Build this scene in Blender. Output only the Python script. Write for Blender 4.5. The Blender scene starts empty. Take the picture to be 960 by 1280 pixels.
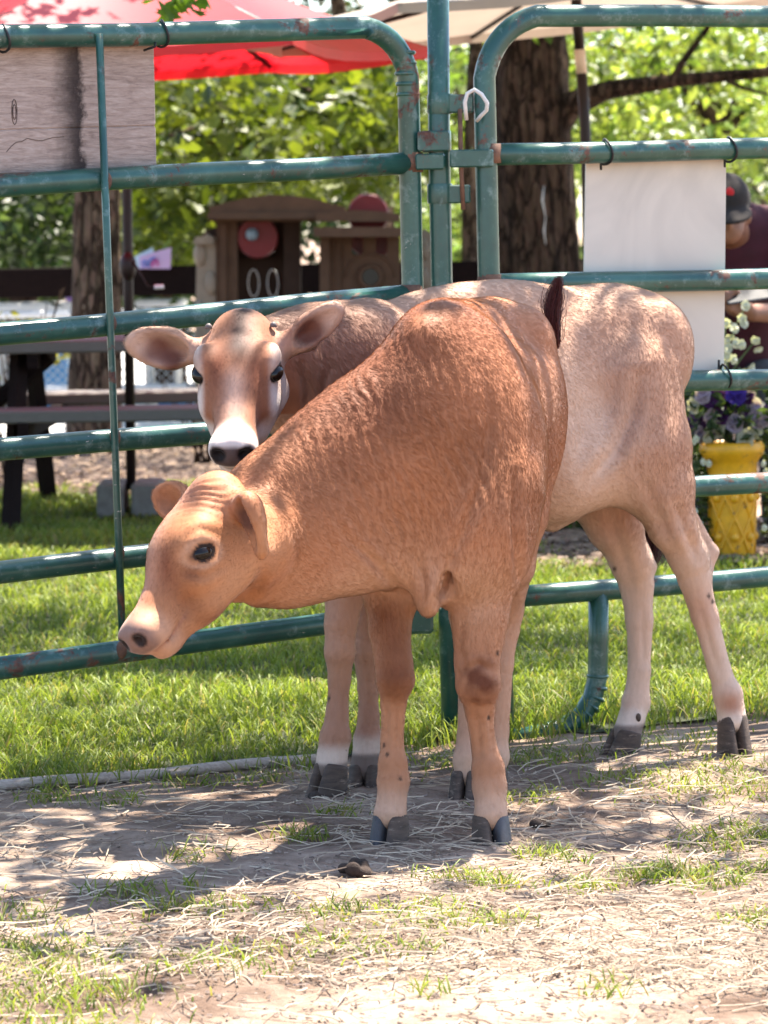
import bpy, math, random
import numpy as np
from mathutils import Vector, Matrix

random.seed(7)
rng = np.random.default_rng(11)
scene = bpy.context.scene
COL = scene.collection

# ------------------------------------------------------------------ camera
FPX, CAMH, ROLL = 4200.0, 1.05, 0.018
PITCH = math.atan(350 / FPX)
_f = np.array([0, math.cos(PITCH), -math.sin(PITCH)])
_r0 = np.array([1.0, 0, 0]); _u0 = np.array([0, math.sin(PITCH), math.cos(PITCH)])
_R = math.cos(ROLL) * _r0 - math.sin(ROLL) * _u0
_U = math.cos(ROLL) * _u0 + math.sin(ROLL) * _r0
_C = np.array([0, 0, CAMH])
cam_data = bpy.data.cameras.new('camera')
cam = bpy.data.objects.new('camera', cam_data); COL.objects.link(cam)
cam_data.sensor_fit = 'VERTICAL'; cam_data.sensor_height = 36
cam_data.lens = 36 * FPX / 1280
cam_data.clip_start = 0.1; cam_data.clip_end = 2000
cam.matrix_world = Matrix(((_R[0], _U[0], -_f[0], 0), (_R[1], _U[1], -_f[1], 0),
                           (_R[2], _U[2], -_f[2], CAMH), (0, 0, 0, 1)))
cam_data.dof.use_dof = True
cam_data.dof.focus_distance = 5.8
cam_data.dof.aperture_fstop = 10
scene.camera = cam

# ------------------------------------------------------------------ world, sun, exposure
SUN = np.array([0.22, 0.34, 0.91]); SUN /= np.linalg.norm(SUN)
elev = math.asin(SUN[2]); azim = math.atan2(SUN[0], SUN[1])
world = bpy.data.worlds.new('World'); scene.world = world; world.use_nodes = True
wn = world.node_tree.nodes; wl = world.node_tree.links
sky = wn.new('ShaderNodeTexSky'); sky.sky_type = 'NISHITA'; sky.sun_disc = False
sky.sun_elevation = elev; sky.sun_rotation = azim
bgn = wn['Background']; bgn.inputs['Strength'].default_value = 0.10
wl.new(sky.outputs[0], bgn.inputs['Color'])
sd = bpy.data.lights.new('sun', 'SUN'); sd.energy = 5.0; sd.angle = math.radians(0.5)
sd.color = (1.0, 0.92, 0.80)
so = bpy.data.objects.new('sun', sd); COL.objects.link(so)
so.rotation_euler = Vector(tuple(SUN)).to_track_quat('Z', 'Y').to_euler()
so.location = (0, 0, 12)
vs = scene.view_settings
vs.view_transform = 'Standard'; vs.look = 'None'; vs.gamma = 1; vs.use_curve_mapping = False
vs.exposure = 2.32
scene.render.engine = 'CYCLES'
scene.cycles.use_denoising = True
scene.cycles.max_bounces = 7; scene.cycles.diffuse_bounces = 4
scene.cycles.transparent_max_bounces = 6
scene.cycles.caustics_reflective = False; scene.cycles.caustics_refractive = False
scene.cycles_curves.shape = 'RIBBONS'


# ------------------------------------------------------------------ helpers
def at(px, py, Y):
    """the point of the place that photograph pixel (px, py) shows if it lies Y metres away"""
    d = _f + _R * (px - 480) / FPX + _U * (640 - py) / FPX
    return _C + d * (Y / d[1])

def gp(px, py):
    d = _f + _R * (px - 480) / FPX + _U * (640 - py) / FPX
    return _C + d * (-CAMH / d[2])

def px_of(P):
    v = np.asarray(P, float) - _C; d = v @ _f
    return np.stack([480 + FPX * (v @ _R) / d, 640 - FPX * (v @ _U) / d], -1)

def gz(x, y):
    x = np.asarray(x, float); y = np.asarray(y, float)
    near = 1 / (1 + np.exp((np.abs(y - 6) - 6) * 1.2))
    return near * (0.006 * np.sin(3.1 * x + 1.7 * y) + 0.005 * np.sin(5.3 * y - 2.2 * x + 1)
                   + 0.0035 * np.sin(11 * x + 4 * y + 2) * np.sin(9.0 * y + .5))

def norm(v):
    v = np.asarray(v, float); return v / (np.linalg.norm(v) + 1e-12)

def tag(o, label=None, cat=None, group=None, kind=None):
    if label: o['label'] = label
    if cat: o['category'] = cat
    if group: o['group'] = group
    if kind: o['kind'] = kind
    return o

def empty(name, loc, label, cat, group=None):
    o = bpy.data.objects.new(name, None); COL.objects.link(o)
    o.location = tuple(float(v) for v in loc); o.empty_display_size = .1
    return tag(o, label, cat, group)

def origin_of(o):
    v = np.zeros(3)
    while o is not None:
        v += np.array(o.location); o = o.parent
    return v

def mesh_np(name, V, loops, sizes, mat, parent=None, smooth=True, col=None, mats=None, midx=None):
    """fast mesh from numpy arrays in world coordinates"""
    V = np.asarray(V, np.float32)
    if parent is not None: V = V - origin_of(parent).astype(np.float32)
    me = bpy.data.meshes.new(name)
    me.vertices.add(len(V)); me.vertices.foreach_set('co', V.ravel())
    loops = np.asarray(loops, np.int32).ravel(); sizes = np.asarray(sizes, np.int32)
    me.loops.add(len(loops)); me.loops.foreach_set('vertex_index', loops)
    me.polygons.add(len(sizes))
    st = np.concatenate([[0], np.cumsum(sizes)[:-1]]).astype(np.int32)
    me.polygons.foreach_set('loop_start', st)
    me.polygons.foreach_set('use_smooth', np.full(len(sizes), bool(smooth)))
    me.update(calc_edges=True)
    me.validate()
    if col is not None:
        a = me.color_attributes.new('col', 'FLOAT_COLOR', 'POINT')
        c = np.ones((len(V), 4), np.float32); c[:, :3] = col
        a.data.foreach_set('color', c.ravel())
    for m in (mats or [mat]): me.materials.append(m)
    if midx is not None: me.polygons.foreach_set('material_index', np.asarray(midx, np.int32))
    o = bpy.data.objects.new(name, me); COL.objects.link(o)
    if parent is not None: o.parent = parent
    return o

class MB:
    def __init__(s): s.v = []; s.f = []
    def add(s, vs_, fs):
        n = len(s.v); s.v += [tuple(float(c) for c in p) for p in vs_]
        s.f += [tuple(i + n for i in f) for f in fs]; return s
    def box(s, c, size, M=None, bevel=0.0):
        c = np.asarray(c, float); h = np.asarray(size, float) / 2
        M = np.eye(3) if M is None else np.asarray(M, float)
        b = min(bevel, min(h) * .9)
        if b <= 0:
            pts = [c + M @ (h * np.array(q)) for q in [(-1,-1,-1),(1,-1,-1),(1,1,-1),(-1,1,-1),(-1,-1,1),(1,-1,1),(1,1,1),(-1,1,1)]]
            return s.add(pts, [(3,2,1,0),(4,5,6,7),(0,1,5,4),(1,2,6,5),(2,3,7,6),(3,0,4,7)])
        # chamfered box: octagon-ish loft along the longest axis
        ax = int(np.argmax(h)); o1, o2 = [i for i in range(3) if i != ax]
        rings = []
        for t, ins in ((-1, b), (-1, 0), (1, 0), (1, b)):
            tt = t * h[ax] if ins == 0 and False else t * (h[ax] if ins else h[ax] - b)
            hx, hy = h[o1] - ins, h[o2] - ins
            ring = []
            for sx, sy in ((-1,-1),(1,-1),(1,1),(-1,1)):
                for k in (0, 1):
                    q = np.zeros(3); q[ax] = tt
                    first = (k == 0) == (sx * sy > 0)
                    q[o1] = sx * (hx - (0 if first else b)); q[o2] = sy * (hy - (b if first else 0))
                    ring.append(c + M @ q)
            rings.append(ring)
        return s.loft(rings)
    def loft(s, rings, cap=True, closed=True):
        n = len(rings[0]); base = len(s.v)
        for r in rings: s.v += [tuple(float(c) for c in p) for p in r]
        for i in range(len(rings) - 1):
            for j in range(n if closed else n - 1):
                a = base + i * n + j; b = base + i * n + (j + 1) % n
                s.f.append((a, b, b + n, a + n))
        if cap:
            s.f.append(tuple(base + j for j in reversed(range(n))))
            s.f.append(tuple(base + (len(rings) - 1) * n + j for j in range(n)))
        return s
    def tube(s, pts, r, seg=12, cap=True, flat=1.0):
        pts = [np.asarray(p, float) for p in pts]
        rs = r if hasattr(r, '__len__') else [r] * len(pts)
        rings = []; up = None
        for i, p in enumerate(pts):
            a = pts[max(i - 1, 0)]; b = pts[min(i + 1, len(pts) - 1)]
            t = norm(b - a)
            if up is None:
                up = np.array([0, 0, 1.0]) if abs(t[2]) < .9 else np.array([0, 1.0, 0])
            u = norm(up - t * (up @ t)); w = np.cross(t, u); up = u
            rings.append([p + rs[i] * (math.cos(2*math.pi*k/seg) * u * flat + math.sin(2*math.pi*k/seg) * w) for k in range(seg)])
        return s.loft(rings, cap)
    def lathe(s, prof, c=(0,0,0), seg=24, cap=True, wob=None):
        c = np.asarray(c, float)
        rings = [[c + np.array([r * math.cos(2*math.pi*k/seg), r * math.sin(2*math.pi*k/seg), z]) for k in range(seg)] for r, z in prof]
        return s.loft(rings, cap)
    def ball(s, c, r, M=None, seg=16, rng_=9):
        c = np.asarray(c, float); r = np.asarray(r if hasattr(r, '__len__') else (r, r, r), float)
        M = np.eye(3) if M is None else np.asarray(M, float)
        rings = []
        for i in range(rng_ + 1):
            th = math.pi * (0.02 + .96 * i / rng_)
            rings.append([c + M @ (r * np.array([math.sin(th)*math.cos(2*math.pi*k/seg), math.sin(th)*math.sin(2*math.pi*k/seg), -math.cos(th)])) for k in range(seg)])
        return s.loft(rings)
    def prism(s, poly, c, ex, ey, ez, depth):
        """polygon in the (ex, ey) plane, extruded along ez"""
        c, ex, ey, ez = [np.asarray(q, float) for q in (c, ex, ey, ez)]
        a = [c + ex * x + ey * y - ez * depth / 2 for x, y in poly]
        b = [c + ex * x + ey * y + ez * depth / 2 for x, y in poly]
        return s.loft([a, b])
    def build(s, name, mat, parent=None, smooth=False, angle=None):
        sizes = [len(f) for f in s.f]; loops = [i for f in s.f for i in f]
        o = mesh_np(name, np.array(s.v), loops, sizes, mat, parent, smooth)
        if smooth and angle:
            o.data.shade_smooth() if False else None
            mark_sharp(o.data, angle)
        return o

def mark_sharp(me, ang):
    import bmesh
    bm = bmesh.new(); bm.from_mesh(me)
    for e in bm.edges:
        if len(e.link_faces) == 2 and e.calc_face_angle(0) > math.radians(ang): e.smooth = False
    bm.to_mesh(me); bm.free()

# ------------------------------------------------------------------ materials
def new_mat(name):
    m = bpy.data.materials.new(name); m.use_nodes = True
    nt = m.node_tree; return m, nt, nt.nodes['Principled BSDF'], nt.nodes['Material Output']

def nd(nt, typ, **kw):
    n = nt.nodes.new(typ)
    for k, v in kw.items():
        if k.startswith('i_'):
            n.inputs[k[2:].replace('_', ' ')].default_value = v
        else: setattr(n, k, v)
    return n

def noise(nt, scale, detail=4, rough=.6, vec=None, dist=0):
    n = nd(nt, 'ShaderNodeTexNoise'); n.inputs['Scale'].default_value = scale
    n.inputs['Detail'].default_value = detail; n.inputs['Roughness'].default_value = rough
    n.inputs['Distortion'].default_value = dist
    if vec is not None: nt.links.new(vec, n.inputs['Vector'])
    return n

def ramp(nt, src, stops):
    r = nd(nt, 'ShaderNodeValToRGB'); el = r.color_ramp.elements
    while len(el) > 1: el.remove(el[0])
    el[0].position = stops[0][0]; el[0].color = (*stops[0][1], 1) if len(stops[0][1]) == 3 else stops[0][1]
    for p, c in stops[1:]:
        e = el.new(p); e.color = (*c, 1)
    nt.links.new(src, r.inputs[0]); return r

def mixc(nt, fac, a, b, mode='MIX'):
    m = nd(nt, 'ShaderNodeMix', data_type='RGBA', blend_type=mode)
    for sock, v in ((0, fac), (6, a), (7, b)):
        if hasattr(v, 'is_output') or hasattr(v, 'links'): nt.links.new(v, m.inputs[sock])
        else: m.inputs[sock].default_value = v if sock == 0 else (*v, 1)
    return m.outputs[2]

def coords(nt, scale=(1, 1, 1), kind='Object'):
    tc = nd(nt, 'ShaderNodeTexCoord'); mp = nd(nt, 'ShaderNodeMapping')
    mp.inputs['Scale'].default_value = scale
    nt.links.new(tc.outputs[kind], mp.inputs[0]); return mp.outputs[0]

def bump(nt, bs, src, strength=.3, dist=.01):
    b = nd(nt, 'ShaderNodeBump'); b.inputs['Strength'].default_value = strength; b.inputs['Distance'].default_value = dist
    nt.links.new(src, b.inputs['Height']); nt.links.new(b.outputs[0], bs.inputs['Normal']); return b

def simple(name, c1, c2=None, scale=12, rough=.6, bumpv=.15, bdist=.004, stretch=(1,1,1), spec=.4, metal=0, wear=None, wear_t=.62):
    m, nt, bs, out = new_mat(name)
    vec = coords(nt, stretch)
    n = noise(nt, scale, 6, .65, vec)
    c2 = c2 or tuple(v * .7 for v in c1)
    c = ramp(nt, n.outputs[0], [(.3, c2), (.7, c1)]).outputs[0]
    if wear:
        n2 = noise(nt, scale * .8, 8, .75, coords(nt, stretch))
        n2.inputs['Vector'].links[0].from_node.inputs['Location'].default_value = (3.1, 7.7, 1.3)
        k = ramp(nt, n2.outputs[0], [(wear_t, (0,0,0)), (wear_t + .04, (1,1,1))])
        c = mixc(nt, k.outputs[0], c, wear)
    nt.links.new(c, bs.inputs['Base Color'])
    bs.inputs['Roughness'].default_value = rough; bs.inputs['Metallic'].default_value = metal
    bs.inputs['Specular IOR Level'].default_value = spec
    if bumpv: bump(nt, bs, noise(nt, scale * 6, 6, .7, vec).outputs[0], bumpv, bdist)
    return m

def attr_mat(name, rough=.7, spec=.2, transl=0.0, noise_amt=.25, nscale=40, bumpv=0, stretch=(1,1,1), sheen=0):
    """colour comes from the per-piece 'col' attribute, slightly broken up"""
    m, nt, bs, out = new_mat(name)
    a = nd(nt, 'ShaderNodeAttribute', attribute_name='col')
    n = noise(nt, nscale, 5, .6, coords(nt, stretch))
    k = ramp(nt, n.outputs[0], [(.3, (1 - noise_amt,) * 3), (.7, (1 + noise_amt * .4,) * 3)])
    c = mixc(nt, 1.0, a.outputs['Color'], k.outputs[0], 'MULTIPLY')
    nt.links.new(c, bs.inputs['Base Color'])
    bs.inputs['Roughness'].default_value = rough; bs.inputs['Specular IOR Level'].default_value = spec
    if sheen:
        bs.inputs['Sheen Weight'].default_value = sheen; bs.inputs['Sheen Roughness'].default_value = .4
    if bumpv: bump(nt, bs, n.outputs[0], bumpv, .004)
    if transl:
        t = nd(nt, 'ShaderNodeBsdfTranslucent'); mx = nd(nt, 'ShaderNodeMixShader')
        c2 = mixc(nt, 1.0, c, (1.0, 1.0, .45), 'MULTIPLY')
        nt.links.new(c2, t.inputs['Color']); mx.inputs[0].default_value = transl
        nt.links.new(bs.outputs[0], mx.inputs[1]); nt.links.new(t.outputs[0], mx.inputs[2])
        nt.links.new(mx.outputs[0], out.inputs['Surface'])
    return m

MAT = {}
def gate_paint():
    m, nt, bs, out = new_mat('worn_teal_paint')
    vec = coords(nt)
    n = noise(nt, 9, 6, .65, vec)
    base = ramp(nt, n.outputs[0], [(.3, (.010, .046, .040)), (.55, (.021, .082, .062)), (.75, (.042, .118, .098))]).outputs[0]
    chalk = ramp(nt, noise(nt, 26, 7, .75, vec).outputs[0], [(.54, (0,0,0)), (.70, (1,1,1))])
    base = mixc(nt, chalk.outputs[0], base, (.13, .20, .185))
    rn = noise(nt, 6.5, 9, .78, vec, .4)
    rust = ramp(nt, rn.outputs[0], [(.555, (0,0,0)), (.60, (1,1,1))])
    rc = ramp(nt, noise(nt, 60, 5, .7, vec).outputs[0], [(.35, (.045, .018, .012)), (.7, (.16, .07, .045))])
    base = mixc(nt, rust.outputs[0], base, rc.outputs[0])
    sc = ramp(nt, noise(nt, 5, 4, .8, coords(nt, (6, 6, 30))).outputs[0], [(.68, (0,0,0)), (.70, (1,1,1))])
    base = mixc(nt, sc.outputs[0], base, (.42, .40, .36))
    nt.links.new(base, bs.inputs['Base Color'])
    rr = nd(nt, 'ShaderNodeMapRange'); rr.inputs['To Min'].default_value = .30; rr.inputs['To Max'].default_value = .8
    nt.links.new(rust.outputs[0], rr.inputs['Value']); nt.links.new(rr.outputs[0], bs.inputs['Roughness'])
    bs.inputs['Specular IOR Level'].default_value = .55
    bump(nt, bs, rn.outputs[0], .25, .003)
    return m
MAT['gate'] = gate_paint()
MAT['rust'] = simple('rusty_steel', (.20, .10, .06), (.07, .035, .025), 30, .8, .4, .002)
MAT['tie'] = simple('black_nylon', (.012, .012, .013), (.008, .008, .009), 40, .5, .05)
MAT['whitewire'] = simple('white_wire', (.70, .68, .66), (.5, .48, .45), 40, .5, .1)
MAT['concrete'] = simple('concrete', (.20, .19, .17), (.11, .10, .09), 14, .9, .5, .006)
MAT['blackpole'] = simple('black_brown_metal', (.016, .008, .007), (.010, .005, .005), 14, .5, .05, spec=.3)
MAT['creampole'] = simple('cream_metal', (.62, .5, .40), (.5, .4, .3), 14, .4, .05)
MAT['greyplank'] = simple('grey_composite', (.125, .108, .096), (.085, .073, .065), 30, .7, .2, .002, (1, 12, 12))
MAT['darkwood'] = simple('dark_stained_wood', (.014, .007, .006), (.006, .003, .003), 16, .85, .3, .004, (1, 8, 8), spec=.1)
MAT['play'] = simple('brown_plastic', (.115, .068, .044), (.08, .048, .032), 8, .8, .06, spec=.12)
MAT['playdark'] = simple('dark_brown_plastic', (.05, .031, .023), (.034, .021, .016), 8, .8, .06, spec=.12)
MAT['playcream'] = simple('cream_plastic', (.30, .245, .185), (.2, .16, .12), 10, .55, .1)
MAT['playred'] = simple('red_plastic', (.17, .006, .012), (.12, .004, .008), 6, .45, .03)
MAT['blueball'] = simple('grey_blue_plastic', (.25, .36, .45), (.18, .28, .36), 6, .35, .0)
MAT['whiteplastic'] = simple('white_plastic', (.72, .72, .74), (.6, .6, .63), 5, .45, .02)
MAT['blueplastic'] = simple('blue_plastic', (.10, .28, .55), (.06, .2, .42), 5, .45, .02)
MAT['purpleplastic'] = simple('purple_plastic', (.28, .16, .50), (.2, .1, .38), 5, .45, .02)
MAT['galv'] = simple('galvanised_wire', (.60, .60, .60), (.45, .45, .45), 30, .45, .0, metal=.3)
MAT['skin'] = simple('skin', (.24, .11, .068), (.17, .075, .045), 25, .55, .05)
MAT['shirt'] = simple('maroon_cotton', (.052, .008, .018), (.035, .006, .012), 30, .9, .3, .003)
MAT['trousers'] = simple('charcoal_cotton', (.05, .05, .055), (.03, .03, .032), 30, .9, .3, .003)
MAT['cap'] = simple('dark_brown_cotton', (.022, .015, .013), (.014, .010, .009), 60, .9, .3, .001)
MAT['redpatch'] = simple('red_thread', (.55, .02, .03), (.4, .015, .02), 80, .8, .2, .001)
MAT['phone'] = simple('black_glass', (.012, .012, .014), (.01, .01, .012), 5, .2, 0)
MAT['eye'] = simple('calf_eye', (.010, .006, .005), (.006, .004, .003), 20, .05, 0, spec=.28)
MAT['horn'] = simple('horn_bud', (.16, .13, .12), (.08, .06, .06), 80, .6, .2, .001)
MAT['hoof'] = simple('hoof_horn', (.105, .070, .052), (.036, .024, .019), 22, .75, .5, .002, (1, 1, 5), wear=(.17, .125, .095), wear_t=.58)
MAT['sky_tint_hoof'] = simple('sky_tinted_horn', (.075, .072, .080), (.033, .029, .029), 26, .65, .4, .002)  # horn tinted bluish to imitate the sky's reflection on the claws
MAT['sap'] = simple('dried_sap', (.62, .6, .55), (.45, .42, .38), 60, .7, .3, .002)
MAT['leaf'] = attr_mat('leaf', .45, .35, .50, .2, 20)
MAT['grass'] = attr_mat('grass_blade', .5, .25, .45, .15, 30)
MAT['straw'] = attr_mat('straw', .6, .3, .15, .2, 60)
MAT['flower'] = attr_mat('petal', .6, .2, .35, .2, 60)
MAT['clod'] = simple('dark_clod', (.06, .038, .028), (.025, .016, .012), 60, .95, .8, .006)

# bark
def bark(name, c1, c2):
    m, nt, bs, out = new_mat(name)
    v = coords(nt, (1, 1, .22))
    a = noise(nt, 26, 8, .7, v, .6)
    b = noise(nt, 70, 5, .7, v)
    c = ramp(nt, a.outputs[0], [(.32, tuple(x * .35 for x in c2)), (.5, c2), (.72, c1)]).outputs[0]
    c = mixc(nt, .3, c, b.outputs[1], 'OVERLAY')
    vo = nd(nt, 'ShaderNodeTexVoronoi', feature='DISTANCE_TO_EDGE'); vo.inputs['Scale'].default_value = 24
    wv = mixc(nt, .08, v, a.outputs[1]); nt.links.new(wv, vo.inputs['Vector'])
    fu = ramp(nt, vo.outputs[0], [(.0, (.16, .14, .13)), (.10, (1, 1, 1))]); c = mixc(nt, .85, c, fu.outputs[0], 'MULTIPLY')
    nt.links.new(c, bs.inputs['Base Color']); bs.inputs['Roughness'].default_value = .95
    bs.inputs['Specular IOR Level'].default_value = .1
    hb = mixc(nt, .5, a.outputs[0], fu.outputs[0]); bump(nt, bs, hb, 1.0, .04)
    return m
MAT['bark'] = bark('bark_brown', (.135, .086, .056), (.072, .044, .029))
MAT['barkpale'] = bark('bark_pale', (.27, .185, .13), (.15, .10, .068))

# canopy cloth: lets sunlight through
def cloth(name, c, tr):
    m, nt, bs, out = new_mat(name)
    n = noise(nt, 6, 5, .6, coords(nt))
    col = ramp(nt, n.outputs[0], [(.3, tuple(x * .86 for x in c)), (.7, c)]).outputs[0]
    nt.links.new(col, bs.inputs['Base Color']); bs.inputs['Roughness'].default_value = .42
    bs.inputs['Specular IOR Level'].default_value = .7
    t = nd(nt, 'ShaderNodeBsdfTranslucent'); nt.links.new(col, t.inputs['Color'])
    mx = nd(nt, 'ShaderNodeMixShader'); mx.inputs[0].default_value = tr
    nt.links.new(bs.outputs[0], mx.inputs[1]); nt.links.new(t.outputs[0], mx.inputs[2])
    nt.links.new(mx.outputs[0], out.inputs['Surface'])
    return m
MAT['redcloth'] = cloth('red_canvas', (.58, .010, .018), .45)
MAT['tancloth'] = cloth('tan_canvas', (.42, .33, .26), .30)

# ------------------------------------------------------------------ ground
def soil_mat():
    m, nt, bs, out = new_mat('pen_soil')
    v = coords(nt)
    big = noise(nt, 1.7, 5, .6, v, .5); mid = noise(nt, 9, 8, .7, v); fine = noise(nt, 70, 6, .75, v)
    c = ramp(nt, mid.outputs[0], [(.28, (.155, .105, .078)), (.5, (.36, .270, .210)), (.70, (.56, .45, .365))]).outputs[0]
    k = ramp(nt, big.outputs[0], [(.38, (.42, .37, .35)), (.6, (1.1, 1.08, 1.05))])
    c = mixc(nt, 1.0, c, k.outputs[0], 'MULTIPLY')
    vo = nd(nt, 'ShaderNodeTexVoronoi'); vo.inputs['Scale'].default_value = 55
    nt.links.new(coords(nt, (1, .5, 1)), vo.inputs['Vector'])
    ch = ramp(nt, vo.outputs['Distance'], [(.0, (.45, .40, .36)), (.22, (1, 1, 1))])
    kk = ramp(nt, noise(nt, 18, 4, .6, v).outputs[0], [(.5, (0,0,0)), (.6, (1,1,1))])
    c = mixc(nt, kk.outputs[0], c, mixc(nt, 1.0, c, ch.outputs[0], 'MULTIPLY'))
    nt.links.new(c, bs.inputs['Base Color']); bs.inputs['Roughness'].default_value = .95
    bs.inputs['Specular IOR Level'].default_value = .1
    add = nd(nt, 'ShaderNodeMath', operation='ADD'); nt.links.new(mid.outputs[0], add.inputs[0]); nt.links.new(fine.outputs[0], add.inputs[1])
    bump(nt, bs, add.outputs[0], .8, .02)
    return m
MAT['soil'] = soil_mat()

def vnoise(x, y, s, seed=0):
    r = np.random.default_rng(seed); o = r.uniform(0, 6.28, 8); out = 0
    for k in range(4):
        a = r.uniform(0, 6.28); fx, fy = s * (1.4 ** k) * math.cos(a), s * (1.4 ** k) * math.sin(a)
        out = out + np.sin(fx * x + fy * y + o[k] + 1.3 * np.sin(fy * x - fx * y + o[k + 4]))
    return out / 4

def grid_sheet(name, xs, ys, zfun, mat):
    X, Y = np.meshgrid(xs, ys, indexing='ij')
    V = np.stack([X, Y, zfun(X, Y)], -1).reshape(-1, 3)
    nx, ny = len(xs), len(ys)
    i, j = np.meshgrid(np.arange(nx - 1), np.arange(ny - 1), indexing='ij')
    a = (i * ny + j).ravel()
    q = np.stack([a, a + ny, a + ny + 1, a + 1], 1)
    return mesh_np(name, V, q, np.full(len(q), 4), mat)

xs = np.concatenate([[-600, -150, -50, -20, -8], np.linspace(-3, 3, 150), [8, 20, 50, 150, 600]])
ys = np.concatenate([[-300, -60, -10, 0], np.linspace(2.5, 13, 240), np.linspace(13.5, 30, 20), [45, 90, 250, 900]])
tag(grid_sheet('ground', xs, ys, lambda x, y: gz(x, y) + (.003 * np.sin(23 * x + 3 * np.sin(9 * y)) * np.sin(31 * y + 2 * np.sin(7 * x)) + .0035 * vnoise(x, y, 14, 71) + .003 * vnoise(x, y, 30, 72)) * (np.abs(y - 6) < 3.4), MAT['soil']), kind='structure')

MAT['mulchbase'] = simple('mulch_base', (.20, .135, .10), (.08, .05, .04), 30, .95, .9, .02)
MAT['pavement'] = simple('pale_concrete', (.58, .56, .53), (.48, .46, .44), 3, .9, .15, .004)
MAT['turf'] = simple('turf_soil', (.045, .055, .018), (.025, .028, .012), 20, .95, .6, .02)
def flat_sheet(name, x0, x1, y0, y1, dz, mat, step=.25):
    return tag(grid_sheet(name, np.arange(x0, x1 + step, step), np.arange(y0, y1 + step, step), lambda x, y: gz(x, y) + dz, mat), kind='structure')
# lawn soil follows the edge of the pen
EDGE = np.array([(-5.0, 5.0), gp(-420, 1040)[:2], gp(0, 991)[:2], gp(400, 945)[:2], gp(640, 928)[:2], gp(960, 900)[:2], gp(1300, 880)[:2], (5.0, 8.1)])
def edge_y(x): return np.interp(x, EDGE[:, 0], EDGE[:, 1])
LX = np.linspace(-5, 5, 121); LT = np.linspace(0, 1, 90)
def lawn_far(x): return 13.9 - 3.6 / (1 + np.exp(-(np.asarray(x, float) - .36) * 14))
Xg, Tg = np.meshgrid(LX, LT, indexing='ij')
wob = .10 * np.sin(Xg * 9) + .06 * np.sin(Xg * 23 + 1)
Yg = edge_y(Xg) + .06 + wob * .5 + Tg * (lawn_far(Xg) - edge_y(Xg) + wob)
Vl = np.stack([Xg, Yg, gz(Xg, Yg) + .004 + .002], -1).reshape(-1, 3)
ii, jj = np.meshgrid(np.arange(120), np.arange(89), indexing='ij'); aa = (ii * 90 + jj).ravel()
tag(mesh_np('lawn', Vl, np.stack([aa, aa + 90, aa + 91, aa + 1], 1), np.full(len(aa), 4), MAT['turf']), kind='structure')
flat_sheet('mulch_bed', -7, 7, 13.7, 17.4, .012, MAT['mulchbase'], .35)
flat_sheet('pavement', -14, 14, 17.45, 34, .008, MAT['pavement'], 1.0)

# ------------------------------------------------------------------ scattered blades, straw
def blades(name, base, h, w, lean, col, mat, parent=None, curl=1.0):
    """bent tapering blades: five points each, three faces"""
    n = len(base); ang = rng.uniform(0, 2 * math.pi, n)
    d = np.stack([np.cos(ang), np.sin(ang), np.zeros(n)], 1)
    fa = rng.uniform(0, 2 * math.pi, n); s = np.stack([np.cos(fa), np.sin(fa), np.zeros(n)], 1) * (w / 2)[:, None]
    ln = (lean * h)[:, None]
    z = np.array([0, 0, 1.0])
    p0 = base; p1 = base + d * ln * .28 + z * (h * .5)[:, None]; p2 = base + d * ln * .62 * curl + z * (h * .82)[:, None]
    p3 = base + d * ln * 1.05 * curl + z * (h * (1 - .25 * np.minimum(lean, 1.6)))[:, None]
    V = np.stack([p0 - s, p0 + s, p1 - s * .85, p1 + s * .85, p2 - s * .55, p2 + s * .55, p3], 1).reshape(-1, 3)
    b = (np.arange(n) * 7)[:, None]
    L = np.concatenate([b + np.array([[0, 1, 3, 2]]), b + np.array([[2, 3, 5, 4]]), b + np.array([[4, 5, 6]])], 1)
    sizes = np.tile([4, 4, 3], n)
    return mesh_np(name, V, L.ravel(), sizes, mat, parent, True, np.repeat(col, 7, 0))

def grass_cols(n, yellow=.25):
    t = rng.random(n)[:, None]; c = (1 - t) * np.array([.095, .150, .020]) + t * np.array([.28, .325, .065])
    dry = rng.random(n) < yellow
    c[dry] = np.array([.34, .29, .12]) * rng.uniform(.6, 1.1, (dry.sum(), 1))
    return c


n = 290000
Yb = 5.9 + 8.2 * rng.random(n) ** 1.45
Xb = rng.uniform(-1, 1, n) * (0.95 + .20 * Yb)
ok = (Yb > edge_y(Xb) + .02 + .10 * vnoise(Xb, Yb, 9, 3) + .06 * rng.normal(size=n)) & (Yb < lawn_far(Xb) + .12 * rng.normal(size=n))
Xb, Yb = Xb[ok], Yb[ok]; n = len(Xb)
pat = vnoise(Xb, Yb, 4.0, 5)
hh = (.026 + .024 * np.clip(pat + .4, 0, 1.2)) * rng.uniform(.6, 1.35, n)
gate_band = np.exp(-((Yb - 6.95 - .0 * Xb) / .35) ** 2)
hh *= 1 + .55 * gate_band * rng.random(n)
far = np.clip((Yb - 6) / 7, 0, 1)
cb = grass_cols(n, .10) * (1 + .25 * pat[:, None])
tag(blades('grass', np.stack([Xb, Yb, gz(Xb, Yb) + .002], 1), hh, rng.uniform(.0022, .0040, n) * (1 + .7 * far), rng.uniform(.2, 1.3, n), cb, MAT['grass']),
    'bright green lawn grass behind the steel gate', 'grass', kind='stuff')

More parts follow.
